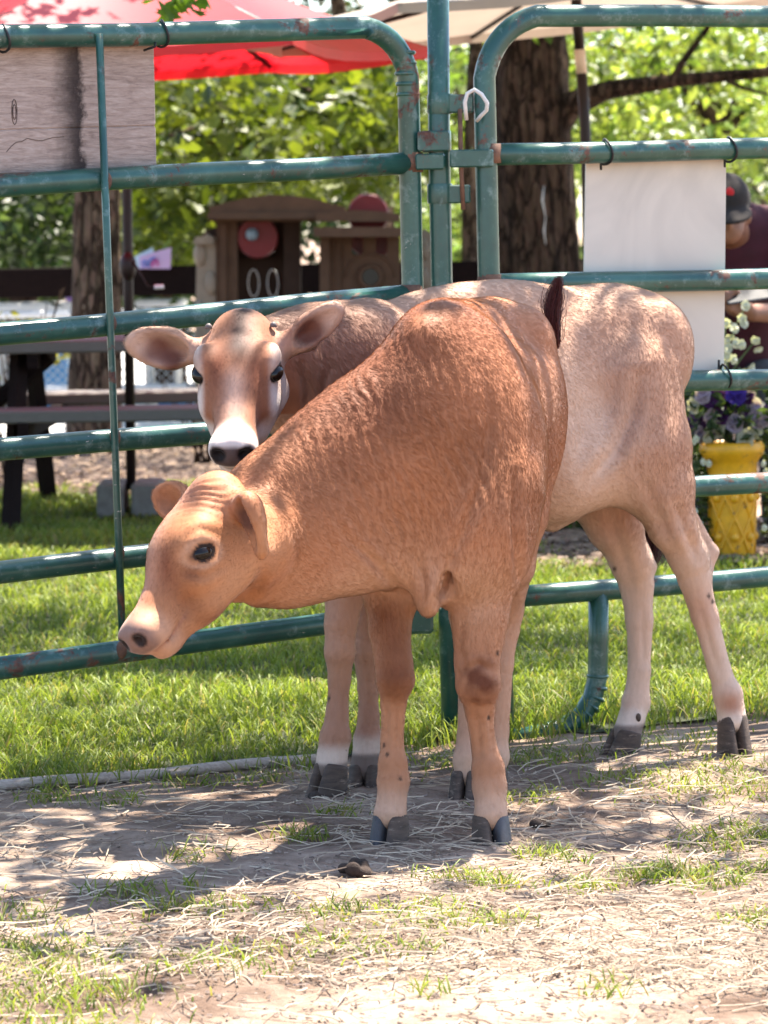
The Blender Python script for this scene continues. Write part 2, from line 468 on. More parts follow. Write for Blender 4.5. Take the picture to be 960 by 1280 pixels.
# tufts inside the pen
tp = [(830,1095,.075,260),(815,1090,.05,120),(730,1108,.06,110),(690,1068,.06,130),(660,1000,.07,90),(580,1098,.06,110),(625,1106,.06,90),
      (380,1048,.05,110),(425,1020,.05,60),(160,1118,.06,110),(240,1078,.06,50),(255,1140,.10,120),(20,1190,.12,320),(60,1215,.14,300),(30,1262,.16,340),(100,1250,.10,160),
      (100,1300,.1,120),(285,1215,.09,120),(410,1195,.10,150),(435,1150,.10,170),(560,1160,.09,160),(545,1140,.05,80),(520,1200,.05,50),(530,1245,.04,34),(640,1160,.05,60),
      (905,1052,.09,160),(940,1040,.10,200),(950,1090,.10,190),(945,1155,.06,110),(920,960,.16,260),(860,985,.16,240),(840,930,.14,200),(940,990,.12,240),(700,940,.16,240),
      (770,975,.10,100),(650,945,.12,160),(560,950,.10,160),(470,975,.05,40),(60,1000,.06,120),(240,975,.08,90),(140,1005,.06,60),(330,970,.08,70),(240,1110,.03,25),
      (900,1110,.06,60),(760,1245,.05,40),(200,1140,.05,40),(10,1150,.1,120)]
B, Hh, Cc = [], [], []
for px, py, rad, cnt in tp:
    g = gp(px, py); cnt = int(cnt * 1.0)
    q = rng.normal(size=(cnt, 2)) * rad * np.array([.55, .55])
    x = g[0] + q[:, 0]; y = g[1] + q[:, 1]
    B.append(np.stack([x, y, gz(x, y)], 1)); Hh.append(rng.uniform(.008, .027, cnt) * (1.15 if rad < .12 else .9)); Cc.append(grass_cols(cnt, .22))
B = np.concatenate(B); Hh = np.concatenate(Hh); Cc = np.concatenate(Cc)
tag(blades('grass_tufts', B, Hh, rng.uniform(.0022, .004, len(B)), rng.uniform(.4, 1.7, len(B)), Cc, MAT['grass']),
    'scattered grass tufts growing in the bare pen soil', 'grass', kind='stuff')

def straws(name, X, Y, L, r, col, lift=.01, label='', zoff=0.0):
    n = len(X); a = rng.uniform(0, math.pi, n) * .9 + rng.normal(size=n) * .2
    d = np.stack([np.cos(a), np.sin(a) * 1.0, np.zeros(n)], 1); p = np.stack([-d[:, 1], d[:, 0], np.zeros(n)], 1)
    bow = rng.normal(size=n) * .12 * L; tilt = rng.normal(size=n) * .06 * L
    z0 = rng.random(n) ** 2 * lift + zoff
    pts = []
    for t in (-.5, -.17, .17, .5):
        q = np.stack([X, Y, np.zeros(n)], 1) + d * (L * t)[:, None] + p * (bow * (1 - 4 * t * t))[:, None]
        q[:, 2] = gz(q[:, 0], q[:, 1]) + .002 + np.maximum(z0 + tilt * t * 2, 0) + .09 * L * (1 - 4 * t * t) * (bow > 0) * rng.random(n)
        pts.append(q)
    V = []
    up = np.array([0, 0, 1.0])
    for q in pts: V += [q + p * r[:, None], q + up * r[:, None] * 1.2, q - p * r[:, None]]
    V = np.stack(V, 1).reshape(-1, 3); b = (np.arange(n) * 12)[:, None]; L_ = []
    for k in range(3):
        for e in range(3):
            i, j = k * 3 + e, k * 3 + (e + 1) % 3
            L_.append(b + np.array([[i, j, j + 3, i + 3]]))
    L_ = np.concatenate(L_, 1)
    return tag(mesh_np(name, V, L_.ravel(), np.full(n * 9, 4), MAT['straw'], None, False, np.repeat(col, 12, 0)), label, 'straw', kind='stuff')

def straw_cols(n, lo=(.17, .11, .075), hi=(.62, .50, .37)):
    t = rng.random(n)[:, None] ** 1.1; return (1 - t) * np.array(lo) + t * np.array(hi)
# loose straw: thick on the right half, thin elsewhere
n = 24000
px = rng.uniform(-250, 1250, n); py = 935 + (1420 - 935) * rng.random(n) ** 1.1
dens = .16 + .55 * np.exp(-((py - 1185) / 60) ** 2) * (px > 250) * np.clip((px - 200) / 500, 0, 1) + .38 * np.exp(-((py - 1040) / 70) ** 2) * (px > 430) + .30 * np.exp(-((py - 1190) / 60) ** 2)
dens *= .55 + .9 * (vnoise(px * .01, py * .02, 2.3, 9) > -.1)
dens *= np.where(py > 1235, .16, 1)
keep = rng.random(n) < dens
G = np.array([gp(a, b) for a, b in zip(px[keep], py[keep])]); n = len(G)
straws('straw', G[:, 0], G[:, 1], rng.uniform(.015, .17, n) * rng.uniform(.3, 1.1, n), rng.uniform(.0005, .0016, n), straw_cols(n), .010, 'loose dry straw and stalks strewn over the pen soil')
# short chips and crumbs everywhere on the soil
n = 6000
px = rng.uniform(-250, 1250, n); py = 930 + 480 * rng.random(n)
G = np.array([gp(a, b) for a, b in zip(px, py)])
straws('soil_chips', G[:, 0], G[:, 1], rng.uniform(.003, .014, n), rng.uniform(.0008, .0022, n), straw_cols(n, (.12, .08, .06), (.42, .32, .26)), .001, 'small brown chips and crumbs on the pen soil')
# bark mulch beyond the lawn
n = 9000
X = rng.uniform(-3.2, 3.4, n); Y = rng.uniform(13.4, 17.3, n)
r2 = rng.random(n) < .35
Y[r2] = rng.uniform(10.15, 11.6, r2.sum()); X[r2] = rng.uniform(.25, 2.2, r2.sum())
straws('bark_mulch', X, Y, rng.uniform(.02, .09, n), rng.uniform(.003, .009, n), straw_cols(n, (.07, .04, .028), (.36, .25, .17)), .012, 'brown bark mulch beyond the lawn', .014)

# ------------------------------------------------------------------ gates
class Plane:
    """vertical plane through two pixels at given distances"""
    def __init__(s, pxa, Ya, pxb, Yb, off=0.0):
        a, b = at(pxa, 500, Ya), at(pxb, 500, Yb)
        t = norm(np.array([b[0] - a[0], b[1] - a[1], 0])); s.t = t
        s.n = np.array([-t[1], t[0], 0]);
        if s.n[1] < 0: s.n = -s.n
        s.p = a + s.n * off
    def __call__(s, px, py, off=0.0):
        d = _f + _R * (px - 480) / FPX + _U * (640 - py) / FPX
        k = ((s.p + s.n * off - _C) @ s.n) / (d @ s.n)
        return _C + d * k

def arc_corner(p0, pc, p1, r, n=8):
    """round the corner pc between p0 and p1"""
    a, b = norm(p0 - pc), norm(p1 - pc)
    A, Bp = pc + a * r, pc + b * r
    return [A * (1 - t) ** 2 + pc * 2 * t * (1 - t) * .62 + (A + Bp) / 2 * 2 * t * (1 - t) * .38 + Bp * t ** 2 for t in np.linspace(0, 1, n)]

LG = Plane(510, 6.91, 0, 6.44); RG = Plane(606, 6.91, 960, 7.19)
TR = .0228
def wobble(a, b, n=7, amp=.003):
    return [a + (b - a) * t + np.array([0, 0, amp * math.sin(t * 7 + a[2] * 9)]) * math.sin(math.pi * t) for t in np.linspace(0, 1, n)]

gl = empty('gate', LG(512, 930) * np.array([1, 1, 0]), 'teal tubular steel gate on the left with a wooden board hung on it', 'gate')
tl, tr_, br, bl = LG(-330, 54), LG(509, 33), LG(524, 764), LG(-330, 880)
pts = [tl] + wobble(tl, tr_ + norm(tl - tr_) * .1, 6)[1:] + arc_corner(tl, tr_, br, .10) + arc_corner(tr_, br, bl, .035, 5) + [bl]
MB().tube(pts, TR, 16).build('frame', MAT['gate'], gl, True)
for (ya, yb) in ((241, 204), (430, 369), (576, 517), (731, 659)):
    a, b = LG(-330, ya + (ya - yb) * .28), LG(510 + (yb - 200) * .02, yb)
    MB().tube(wobble(a, b), TR * .98, 16).build('rail', MAT['gate'], gl, True)
MB().tube([LG(-328, 56), LG(-328, 878)], TR, 16).build('end_upright', MAT['gate'], gl, True)
MB().tube([LG(124, 42, -.027), LG(136, 360, -.029), LG(147, 640, -.029), LG(153, 800, -.027)], .0075, 8).build('upright_bar', MAT['gate'], gl, True)
for k, (x_, y_) in enumerate(((133, 226), (139, 404), (144, 546), (149, 690), (152, 812))):
    # weld beads where the bar crosses the rails
    c = LG(x_, y_, -.024); MB().ball(c, (.011, .009, .018), seg=10, rng_=6).build('weld', MAT['rust'], gl, True)
for y_ in (203, 368):
    c = LG(514, y_, 0.0); MB().lathe([(.024, -.02), (.027, 0), (.024, .02)], c, 14).build('weld', MAT['rust'], gl, True)
c = LG(525, 776, -.005); MB().box(c, (.055, .05, .05), bevel=.006).build('latch_block', MAT['gate'], gl)
# ribbed pinch marks on the bent corner
for i in range(5):
    q = LG(505 + i * 1.3, 66 + i * 13, 0)
    MB().lathe([(.0225, -.004), (.0245, 0), (.0225, .004)], q, 14).build('pinch_ring', MAT['gate'], gl, True)

gr = empty('gate', RG(625, 930) * np.array([1, 1, 0]), 'blue-green tubular steel gate on the right with a white panel behind its rails', 'gate')
tl, tr_ = RG(603, 20), RG(1330, 19); bt = RG(630, 925)
bt[2] = .0
pts = [tr_] + wobble(tr_, tl + norm(tr_ - tl) * .2, 8)[1:] + arc_corner(tr_, tl, bt, .125, 10) + [RG(611, 350), RG(620, 640), bt]
MB().tube(pts, TR, 16).build('frame', MAT['gate'], gr, True)
for (ya, yb) in ((193, 183), (356, 342), (484, 468), (621, 595), (748, 703)):
    a, b = RG(608 + (ya - 190) * .02, ya), RG(1330, yb + (yb - ya) * .3)
    MB().tube(wobble(a, b, 9), TR * .98, 16).build('rail', MAT['gate'], gr, True)
MB().tube([RG(1328, 22), RG(1332, 400), RG(1336, 715)], TR, 16).build('end_upright', MAT['gate'], gr, True)
# curved skid foot
fp = [RG(748, 740), RG(748, 800), RG(747, 845), RG(741, 872), RG(728, 893), RG(708, 908), RG(684, 916), RG(640, 925)]
MB().tube(fp, .0215, 14).build('foot', MAT['gate'], gr, True)
for i in range(9):
    t = i / 8; q = np.array(fp[2]) * (1 - t) ** 2 + 2 * t * (1 - t) * (RG(745, 905)) + t * t * np.array(fp[6])
    q2 = np.array(fp[2]) * (1 - t - .01) ** 2 + 2 * (t + .01) * (1 - t - .01) * (RG(745, 905)) + (t + .01) ** 2 * np.array(fp[6])
    dd = norm(q2 - q)
    MB().tube([q - dd * .004, q, q + dd * .004], [.0215, .0245, .0215], 12).build('pinch_ring', MAT['gate'], gr, True)
for y_ in (192, 355):
    c = RG(612, y_, 0.0); MB().lathe([(.024, -.02), (.027, 0), (.024, .02)], c, 14).build('weld', MAT['rust'], gr, True)

po = empty('gate_post', at(566, 926, 6.93) * np.array([1, 1, 0]), 'teal steel post between the two gates with hinge lugs', 'post')
PZ = 6.92
MB().tube([at(547, -60, PZ), at(549, 180, PZ), at(553, 400, PZ), at(560, 700, PZ), at(566, 940, PZ)], .0225, 16).build('pole', MAT['gate'], po, True)
c = at(546, 177, PZ)
MB().lathe([(.0285, -.022), (.0295, -.02), (.0295, .02), (.0285, .022)], c, 18).build('hinge_band', MAT['gate'], po, True, 30)
def lug(px0, px1, py0, py1, Y, mat='gate', name='hinge_lug'):
    a, b = at(px0, (py0 + py1) / 2, Y), at(px1, (py0 + py1) / 2, Y)
    return MB().box((a + b) / 2, (abs(b[0] - a[0]), .012, (py1 - py0) / (FPX / Y)), bevel=.003).build(name, MAT[mat], po)
lug(522, 562, 164, 189, PZ - .03); lug(519, 556, 192, 212, PZ - .028)
lug(562, 617, 187, 209, PZ - .034); lug(556, 592, 118, 141, PZ - .012); lug(557, 588, 231, 254, PZ - .012)
for (yy, x_) in ((130, 558), (242, 560)):
    MB().lathe([(.0255, -.02), (.0265, -.016), (.0265, .016), (.0255, .02)], at(550, yy, PZ), 16).build('clamp', MAT['gate'], po, True, 30)
MB().tube([at(575, 136, PZ - .03), at(576, 200, PZ - .026), at(579, 262, PZ - .03)], .0048, 8).build('hinge_pin', MAT['rust'], po, True)
wire = [at(583, 150, 6.86), at(581, 128, 6.85), at(584, 117, 6.85), at(593, 112, 6.85), at(602, 118, 6.85), at(609, 129, 6.85), at(608, 138, 6.86), at(601, 145, 6.87), at(596, 151, 6.88)]
tag(MB().tube(wire, .0042, 8).build('wire_loop', MAT['whitewire'], None, True), 'thick white wire looped around the upper hinge lug', 'wire')

# wooden board on the left gate
def board_mat():
    m, nt, bs, out = new_mat('weathered_board')
    v = coords(nt, (1.2, 1, 9))
    g = noise(nt, 10, 8, .7, v, 1.2); g2 = noise(nt, 60, 4, .7, coords(nt, (1, 1, 12)))
    c = ramp(nt, g.outputs[0], [(.25, (.17, .12, .10)), (.5, (.36, .275, .235)), (.75, (.50, .41, .36))]).outputs[0]
    k = ramp(nt, g2.outputs[0], [(.35, (.75, .72, .7)), (.6, (1, 1, 1))]); c = mixc(nt, 1.0, c, k.outputs[0], 'MULTIPLY')
    tc = nd(nt, 'ShaderNodeTexCoord'); sp = nd(nt, 'ShaderNodeSeparateXYZ'); nt.links.new(tc.outputs['Object'], sp.inputs[0])
    # a long dark run of spilled stain, wobbling as it goes down
    wn_ = noise(nt, 14, 6, .7, coords(nt, (1, 1, 1)))
    ad = nd(nt, 'ShaderNodeMath', operation='MULTIPLY_ADD'); nt.links.new(wn_.outputs[0], ad.inputs[0]); ad.inputs[1].default_value = .075
    nt.links.new(sp.outputs[0], ad.inputs[2])
    st = ramp(nt, ad.outputs[0], [(.0, (0,0,0)), (.0, (0,0,0))])
    mr = nd(nt, 'ShaderNodeMapRange'); mr.inputs['From Min'].default_value = -.2; mr.inputs['From Max'].default_value = .2
    nt.links.new(ad.outputs[0], mr.inputs['Value']); nt.links.new(mr.outputs[0], st.inputs[0])
    el = st.color_ramp.elements
    el[0].position = .505; el[1].position = .60
    e = el.new(.635); e.color = (1, 1, 1, 1); el[1].color = (.85, .85, .85, 1); e = el.new(.665); e.color = (0, 0, 0, 1)
    c = mixc(nt, st.outputs[0], c, (.022, .012, .010))
    kn = nd(nt, 'ShaderNodeTexWave', wave_type='RINGS'); kn.inputs['Scale'].default_value = 10; kn.inputs['Distortion'].default_value = 5
    nt.links.new(c, bs.inputs['Base Color']); bs.inputs['Roughness'].default_value = .8
    bump(nt, bs, g.outputs[0], .35, .004)
    return m
MAT['board'] = board_mat()
YB_ = .034
a, b = LG(-150, 140, YB_), LG(192, 132, YB_)
bc = (a + b) / 2
bd = empty('wooden_board', LG(90, 216, YB_), 'weathered wooden board with a dark stain hung on the left gate', 'board')
ex = norm(b - a); ez = np.array([0, 0, 1.0]); ey = np.cross(ez, ex)
wd = np.linalg.norm(b - a)
Mx = np.stack([ex, ey, ez], 1)
for (za, zb) in ((52, 161.2), (161.8, 217)):
    ca = (LG(20, za, YB_) + LG(20, zb, YB_)) / 2; hgt = (zb - za) / (FPX / 6.55)
    cc = bc.copy(); cc[2] = ca[2]
    MB().box(cc, (wd, .018, hgt), Mx, bevel=.003).build('plank', MAT['board'], bd)
for x_, y_ in ((4, 46), (202, 40)):
    c = LG(x_, y_ + 2, 0)
    ring = [c + ex * (.004 * math.sin(t * 2)) + ey * .0262 * math.cos(t) + ez * .0262 * math.sin(t) for t in np.linspace(0, 2 * math.pi, 18)]
    if x_ > 100: ring += [LG(194, 58, -.03), LG(180, 63, .0)]
    MB().tube(ring, .0026, 6).build('cable_tie', MAT['tie'], bd, True)
# knot and cracks on the boards
kw = simple('knot_wood', (.10, .06, .05), (.04, .025, .02), 60, .8, .4, .002)
for rr in (.006, .010):
    MB().tube([LG(18, 140, YB_ - .0092) + ex * rr * .55 * math.cos(a_) + ez * rr * 2.4 * math.sin(a_) for a_ in np.linspace(0, 2 * math.pi, 20)], .0009, 5).build('knot', kw, bd, True)
MB().tube([LG(x_, y_, YB_ - .0092) for x_, y_ in ((8, 190), (14, 183), (20, 178), (27, 177), (34, 173), (43, 175), (52, 176), (66, 172), (80, 171))], .0007, 5).build('crack', kw, bd, True)

# white panel behind the rails of the right gate
def panel_mat():
    m, nt, bs, out = new_mat('marbled_white_plastic')
    n = noise(nt, 3.2, 5, .5, coords(nt), 2.2)
    c = ramp(nt, n.outputs[0], [(.32, (.46, .42, .37)), (.68, (.57, .52, .455))]).outputs[0]
    nt.links.new(c, bs.inputs['Base Color']); bs.inputs['Roughness'].default_value = .5
    return m
MAT['panel'] = panel_mat()
wp = empty('plastic_sheet', RG(815, 466, .032), 'white marbled plastic sheet tied behind the right gate rails', 'panel')
q = [RG(733, 181, .030), RG(908, 176, .030), RG(905, 464, .030), RG(728, 470, .030)]
mb = MB(); bk = RG.n * .004
mb.add([p_ for p_ in q] + [p_ + bk for p_ in q], [(3, 2, 1, 0), (4, 5, 6, 7), (0, 1, 5, 4), (1, 2, 6, 5), (2, 3, 7, 6), (3, 0, 4, 7)])
mb.build('sheet', MAT['panel'], wp)
for x_, y_ in ((757, 190), (912, 187), (905, 471)):
    c = RG(x_, y_, 0)
    ring = [c + RG.t * (.004 * math.sin(t * 2 + .6)) + RG.n * .0262 * math.cos(t) + ez * .0262 * math.sin(t) for t in np.linspace(0, 2 * math.pi, 18)]
    ring += [c + RG.t * -.006 + ez * -.036 * (1 if y_ < 300 else -1) + RG.n * .01]
    MB().tube(ring, .0028, 6).build('cable_tie', MAT['tie'], wp, True)

# pale edging lath on the ground along the lawn
e0, e1 = gp(-260, 1016), gp(402, 949)
lp = [e0 + (e1 - e0) * t + np.array([0, .02 * math.sin(t * 9), 0]) for t in np.linspace(0, 1, 14)]
for p_ in lp: p_[2] = gz(p_[0], p_[1]) + .012
tag(MB().tube(lp, .011, 8).build('edging_lath', simple('pale_lath', (.48, .40, .34), (.26, .20, .17), 30, .8, .3, .003, (1, 8, 8), wear=(.12, .08, .06), wear_t=.66), None, True),
    'thin pale lath lying on the ground along the lawn edge', 'edging')

# ------------------------------------------------------------------ trees
def leaf_cloud(centers, sizes, col, mat, name, parent, lobed=False, droop=.3):
    n = len(centers)
    nr = rng.normal(size=(n, 3)); nr[:, 2] = np.abs(nr[:, 2]) + droop; nr /= np.linalg.norm(nr, axis=1)[:, None]
    t = rng.normal(size=(n, 3)); t -= nr * (t * nr).sum(1)[:, None]; t /= np.linalg.norm(t, axis=1)[:, None]
    s = np.cross(nr, t); S = sizes[:, None]
    if lobed:
        out = [(-.5, 0, 0), (-.22, .30, .06), (.02, .22, .03), (.16, .46, .10), (.22, .16, .02), (.56, .0, -.06), (.22, -.16, .02), (.16, -.46, .10), (.02, -.22, .03), (-.22, -.30, .06)]
        V = np.stack([centers + (t * a + s * b + nr * c) * S for a, b, c in out], 1).reshape(-1, 3); m = 10
        F_ = [(0, 1, 2, 5), (2, 3, 4, 5), (0, 5, 8, 9), (5, 6, 7, 8)]
    else:
        out = [(-.5, 0, 0), (-.1, .26, .08), (.5, 0, -.05), (-.1, -.26, .08)]
        V = np.stack([centers + (t * a + s * b + nr * c) * S for a, b, c in out], 1).reshape(-1, 3); m = 4
        F_ = [(0, 1, 2), (0, 2, 3)]
    b = (np.arange(n) * m)[:, None]
    L = np.concatenate([b + np.array([f]) for f in F_], 1)
    return mesh_np(name, V, L.ravel(), np.tile([len(f) for f in F_], n), mat, parent, False, np.repeat(col, m, 0))

def clumps(n_cl, per, fn, sig):
    c = np.array([fn() for _ in range(n_cl)])
    k = np.repeat(np.arange(n_cl), per)
    return c[k] + rng.normal(size=(len(k), 3)) * np.asarray(sig), k

def leaf_cols(n, a, b, k=None, var=.3):
    t = rng.random(n)[:, None]; c = (1 - t) * np.array(a) + t * np.array(b)
    if k is not None:
        m = rng.uniform(1 - var, 1 + var, k.max() + 1); c = c * m[k][:, None]
    return c

def trunk_mesh(name, path, rad, mat, parent, ridges=14, amp=.06, seg=28):
    pts = [np.asarray(p, float) for p in path]
    # resample
    n = 40; tt = np.linspace(0, len(pts) - 1, n)
    P_ = np.array([[np.interp(t, range(len(pts)), [p[i] for p in pts]) for i in range(3)] for t in tt])
    r_ = np.interp(tt, range(len(pts)), rad)
    rings = []; up = None
    ph = rng.uniform(0, 6.28, ridges)
    for i in range(n):
        t = norm(P_[min(i + 1, n - 1)] - P_[max(i - 1, 0)])
        if up is None: up = np.array([0, 1.0, 0]) if abs(t[2]) > .7 else np.array([0, 0, 1.0])
        u = norm(up - t * (up @ t)); w = np.cross(t, u); up = u
        ring = []
        for k in range(seg):
            a = 2 * math.pi * k / seg
            d = 1 + amp * (math.sin(a * ridges / 2 + 2 * math.sin(i * .31 + ph[0])) * .6 + math.sin(a * 5 + i * .23 + ph[1]) * .5 + rng.normal() * .25)
            ring.append(P_[i] + r_[i] * d * (math.cos(a) * u + math.sin(a) * w))
        rings.append(ring)
    return MB().loft(rings).build(name, mat, parent, True)

def G0(p): return np.array([p[0], p[1], 0.0])

# the big tree behind the right gate
YT = 17.0
bt_ = empty('tree', G0(at(672, 540, YT)), 'big dark tree trunk with one long branch behind the right gate', 'tree')
trunk_mesh('trunk', [at(676, 560, YT), at(674, 420, YT), at(670, 300, YT), at(664, 160, YT), at(660, 40, YT), at(655, -200, YT), at(640, -520, YT)], [.27, .24, .212, .20, .185, .17, .12], MAT['bark'], bt_, 16, .07, 36)
br_ = trunk_mesh('branch', [at(685, 165, YT - .05), at(712, 132, YT - .1), at(760, 112, YT - .2), at(850, 100, YT - .3), at(945, 92, YT - .35), at(1100, 70, YT - .4)], [.10, .066, .050, .034, .026, .014], MAT['bark'], bt_, 8, .06, 14)
trunk_mesh('twig', [at(840, 101, YT - .3), at(853, 78, YT - .3), at(884, 36, YT - .3), at(910, -30, YT - .3)], [.022, .018, .014, .01], MAT['bark'], br_, 6, .05, 8)
trunk_mesh('twig', [at(900, 95, YT - .32), at(928, 110, YT - .4), at(960, 118, YT - .4)], [.014, .010, .006], MAT['bark'], br_, 6, .05, 6)
MB().tube([at(680, 232, YT - .215), at(678, 250, YT - .22), at(682, 272, YT - .222), at(680, 288, YT - .223), at(682, 306, YT - .225)], [.002, .006, .002, .005, .002], 8, flat=.6).build('sap_streak', MAT['sap'], bt_, True)
cen, k = clumps(190, 75, lambda: at(rng.uniform(560, 1180), rng.uniform(-420, -20) , YT + rng.uniform(-2.3, 2)), (.22, .22, .13))
leaf_cloud(cen, rng.uniform(.06, .10, len(cen)), leaf_cols(len(cen), (.055, .12, .018), (.13, .20, .03), k), MAT['leaf'], 'crown', bt_)

# slim trunk by the picnic table
YT2 = 16.2
t2 = empty('tree', G0(at(120, 560, YT2)), 'rough pale-brown tree trunk behind the picnic table', 'tree')
trunk_mesh('trunk', [at(116, 566, YT2), at(119, 430, YT2), at(122, 260, YT2), at(121, 100, YT2), at(118, -150, YT2), at(110, -520, YT2)], [.135, .122, .112, .105, .09, .06], MAT['barkpale'], t2, 12, .06, 28)
cen, k = clumps(110, 70, lambda: at(rng.uniform(-420, 420), rng.uniform(-560, -120), YT2 + rng.uniform(-2, 2)), (.24, .24, .14))
leaf_cloud(cen, rng.uniform(.06, .10, len(cen)), leaf_cols(len(cen), (.05, .11, .018), (.12, .19, .03), k), MAT['leaf'], 'crown', t2)

# maple with low hanging foliage behind the red umbrella
YT3 = 19.5
t3 = empty('tree', G0(at(478, 520, YT3)), 'leafy maple with sunlit green leaves under the red umbrella', 'tree')
trunk_mesh('trunk', [at(486, 520, YT3), at(482, 380, YT3), at(476, 230, YT3), at(455, 140, YT3), at(430, 60, YT3), at(400, -150, YT3)], [.085, .08, .07, .06, .05, .03], MAT['barkpale'], t3, 8, .05, 16)
for P0, P1, P2 in (((455, 140), (400, 120), (370, 105)), ((474, 225), (430, 190), (395, 165)), ((440, 90), (340, 130), (210, 170)), ((470, 200), (350, 190), (200, 168))):
    trunk_mesh('branch', [at(*P0, YT3), at(*P1, YT3 - .3), at(*P2, YT3 - .6)], [.03, .018, .007], MAT['barkpale'], t3, 5, .05, 8)
cen, k = clumps(95, 30, lambda: at(rng.uniform(190, 540), rng.uniform(90, 235) , YT3 + rng.uniform(-1.6, 1.6)), (.14, .2, .07))
cen2, k2 = clumps(40, 24, lambda: at(rng.uniform(180, 300), rng.uniform(220, 335) , YT3 + rng.uniform(-.6, 1.6)), (.12, .2, .09))
cen = np.concatenate([cen, cen2]); k = np.concatenate([k, k2 + k.max() + 1])
leaf_cloud(cen, rng.uniform(.05, .16, len(cen)), leaf_cols(len(cen), (.055, .085, .008), (.16, .19, .022), k, .7), MAT['leaf'], 'crown', t3, True)  # wide spread of clump tones imitates shadow and highlight among the leaves

# small crowns on the right, sunlit, and dark evergreens at the left edge
YT4 = 23.0
for nm, lab, rx, ry, Y, ncl, per, a, b, sig, base in (
    ('tree', 'pale yellow-green tree lit by the sun above the white panel', (690, 1010), (25, 215), 22.0, 170, 30, (.10, .17, .025), (.26, .30, .06), (.15, .3, .09), (900, 480)),
    ('tree', 'greyish green tree behind the man in the cap', (860, 1100), (150, 330), 24.5, 90, 34, (.09, .15, .05), (.22, .26, .12), (.15, .3, .10), (985, 470)),
    ('tree', 'dark evergreen at the left edge behind the picnic table', (-90, 105), (205, 350), 21.0, 120, 46, (.025, .055, .016), (.07, .10, .03), (.10, .25, .12), (30, 500)),
    ('tree', 'dark evergreen between the trunk and the toy playhouse', (140, 290), (215, 350), 22.0, 90, 46, (.022, .050, .014), (.06, .09, .025), (.10, .25, .12), (215, 490)),
    ('tree', 'small sunlit tree seen between the gate post and the trunk', (490, 650), (60, 330), 23.5, 80, 30, (.08, .15, .025), (.22, .28, .06), (.14, .3, .12), (592, 480))):
    o = empty(nm, G0(at(base[0], base[1], Y)), lab, 'tree')
    top = at((rx[0] + rx[1]) / 2, ry[0], Y)
    trunk_mesh('trunk', [G0(at(base[0], base[1], Y)), at(base[0] - 4, (base[1] + ry[1]) / 2, Y), at(base[0] + 3, ry[1] - 30, Y), top], [.12, .10, .08, .03], MAT['bark'], o, 8, .06, 14)
    for j in range(5):
        q0 = at(base[0], ry[1] - 20 - j * 20, Y); q1 = at(rng.uniform(*rx), rng.uniform(*ry), Y + rng.uniform(-.5, .5))
        trunk_mesh('branch', [q0, (q0 + q1) / 2 + np.array([0, 0, .05]), q1], [.035, .02, .006], MAT['bark'], o, 5, .05, 7)
    cen, k = clumps(ncl, per, lambda: at(rng.uniform(*rx), rng.uniform(*ry), Y + rng.uniform(-1.3, 1.3)), sig)
    leaf_cloud(cen, rng.uniform(.04, .14, len(cen)), leaf_cols(len(cen), a, b, k, .65), MAT['leaf'], 'crown', o)  # clump brightness varied to mimic shaded and sunlit foliage

# a brown sapling stem between the gates
sp_ = empty('tree', G0(at(592, 520, 18.5)), 'slim brown tree stem seen between the gate post and the right gate', 'tree')
trunk_mesh('trunk', [G0(at(592, 520, 18.5)), at(590, 380, 18.5), at(588, 240, 18.5), at(592, 120, 18.5), at(600, -60, 18.5)], [.065, .06, .05, .045, .03], MAT['barkpale'], sp_, 6, .06, 14)
cen, k = clumps(24, 30, lambda: at(rng.uniform(520, 680), rng.uniform(-160, 10), 18.5 + rng.uniform(-.8, .8)), (.15, .2, .1))
leaf_cloud(cen, rng.uniform(.06, .1, len(cen)), leaf_cols(len(cen), (.06, .13, .018), (.15, .22, .03), k), MAT['leaf'], 'crown', sp_)

# the wood far behind
def wood_pt():
    x = rng.uniform(-24, 24); z = abs(rng.normal()) * 2.2 + .1
    return np.array([x, 33 + rng.uniform(-2, 3) + .3 * z, min(z, 6.5) if x < 1.2 else min(z * .8, 5)])
cen, k = clumps(1900, 40, wood_pt, (.36, .5, .28))
thin = (cen[:, 0] < 1.6) | (rng.random(len(cen)) < .40)
cen, k = cen[thin], k[thin]
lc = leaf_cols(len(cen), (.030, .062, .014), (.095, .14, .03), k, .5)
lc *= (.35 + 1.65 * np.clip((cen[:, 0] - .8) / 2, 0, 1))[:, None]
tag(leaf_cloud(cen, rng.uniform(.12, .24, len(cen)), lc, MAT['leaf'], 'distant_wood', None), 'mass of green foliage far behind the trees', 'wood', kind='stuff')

# shade tree whose crown hangs over the pen, trunk out of the picture
stt = empty('tree', (-3.4, 9.2, 0), 'tree whose branch tip with green leaves hangs in at the top left', 'tree')
trunk_mesh('trunk', [(-3.4, 9.2, -.02), (-3.38, 9.1, 1.5), (-3.2, 9.0, 3.0), (-2.9, 8.9, 4.2), (-2.6, 8.9, 5.4)], [.24, .20, .17, .13, .06], MAT['bark'], stt, 14, .07, 28)
LIMBS = [((-3.2, 9.0, 2.9), (-1.6, 8.3, 3.5), (.2, 7.6, 3.7), (1.6, 7.0, 3.6)), ((-3.25, 9.0, 2.6), (-1.8, 7.6, 3.2), (-.6, 6.6, 3.4), (.4, 6.0, 3.2)), ((-3.0, 8.9, 3.8), (-1.0, 9.4, 4.3), (1.0, 9.6, 4.3), (2.6, 9.2, 4.1)), ((-3.2, 9, 3), (-1.9, 9.4, 2.7), (-.9, 9.45, 2.25), (-.69, 9.47, 2.0))]
for L in LIMBS: trunk_mesh('limb', L, [.10, .07, .045, .015], MAT['bark'], stt, 6, .06, 12)
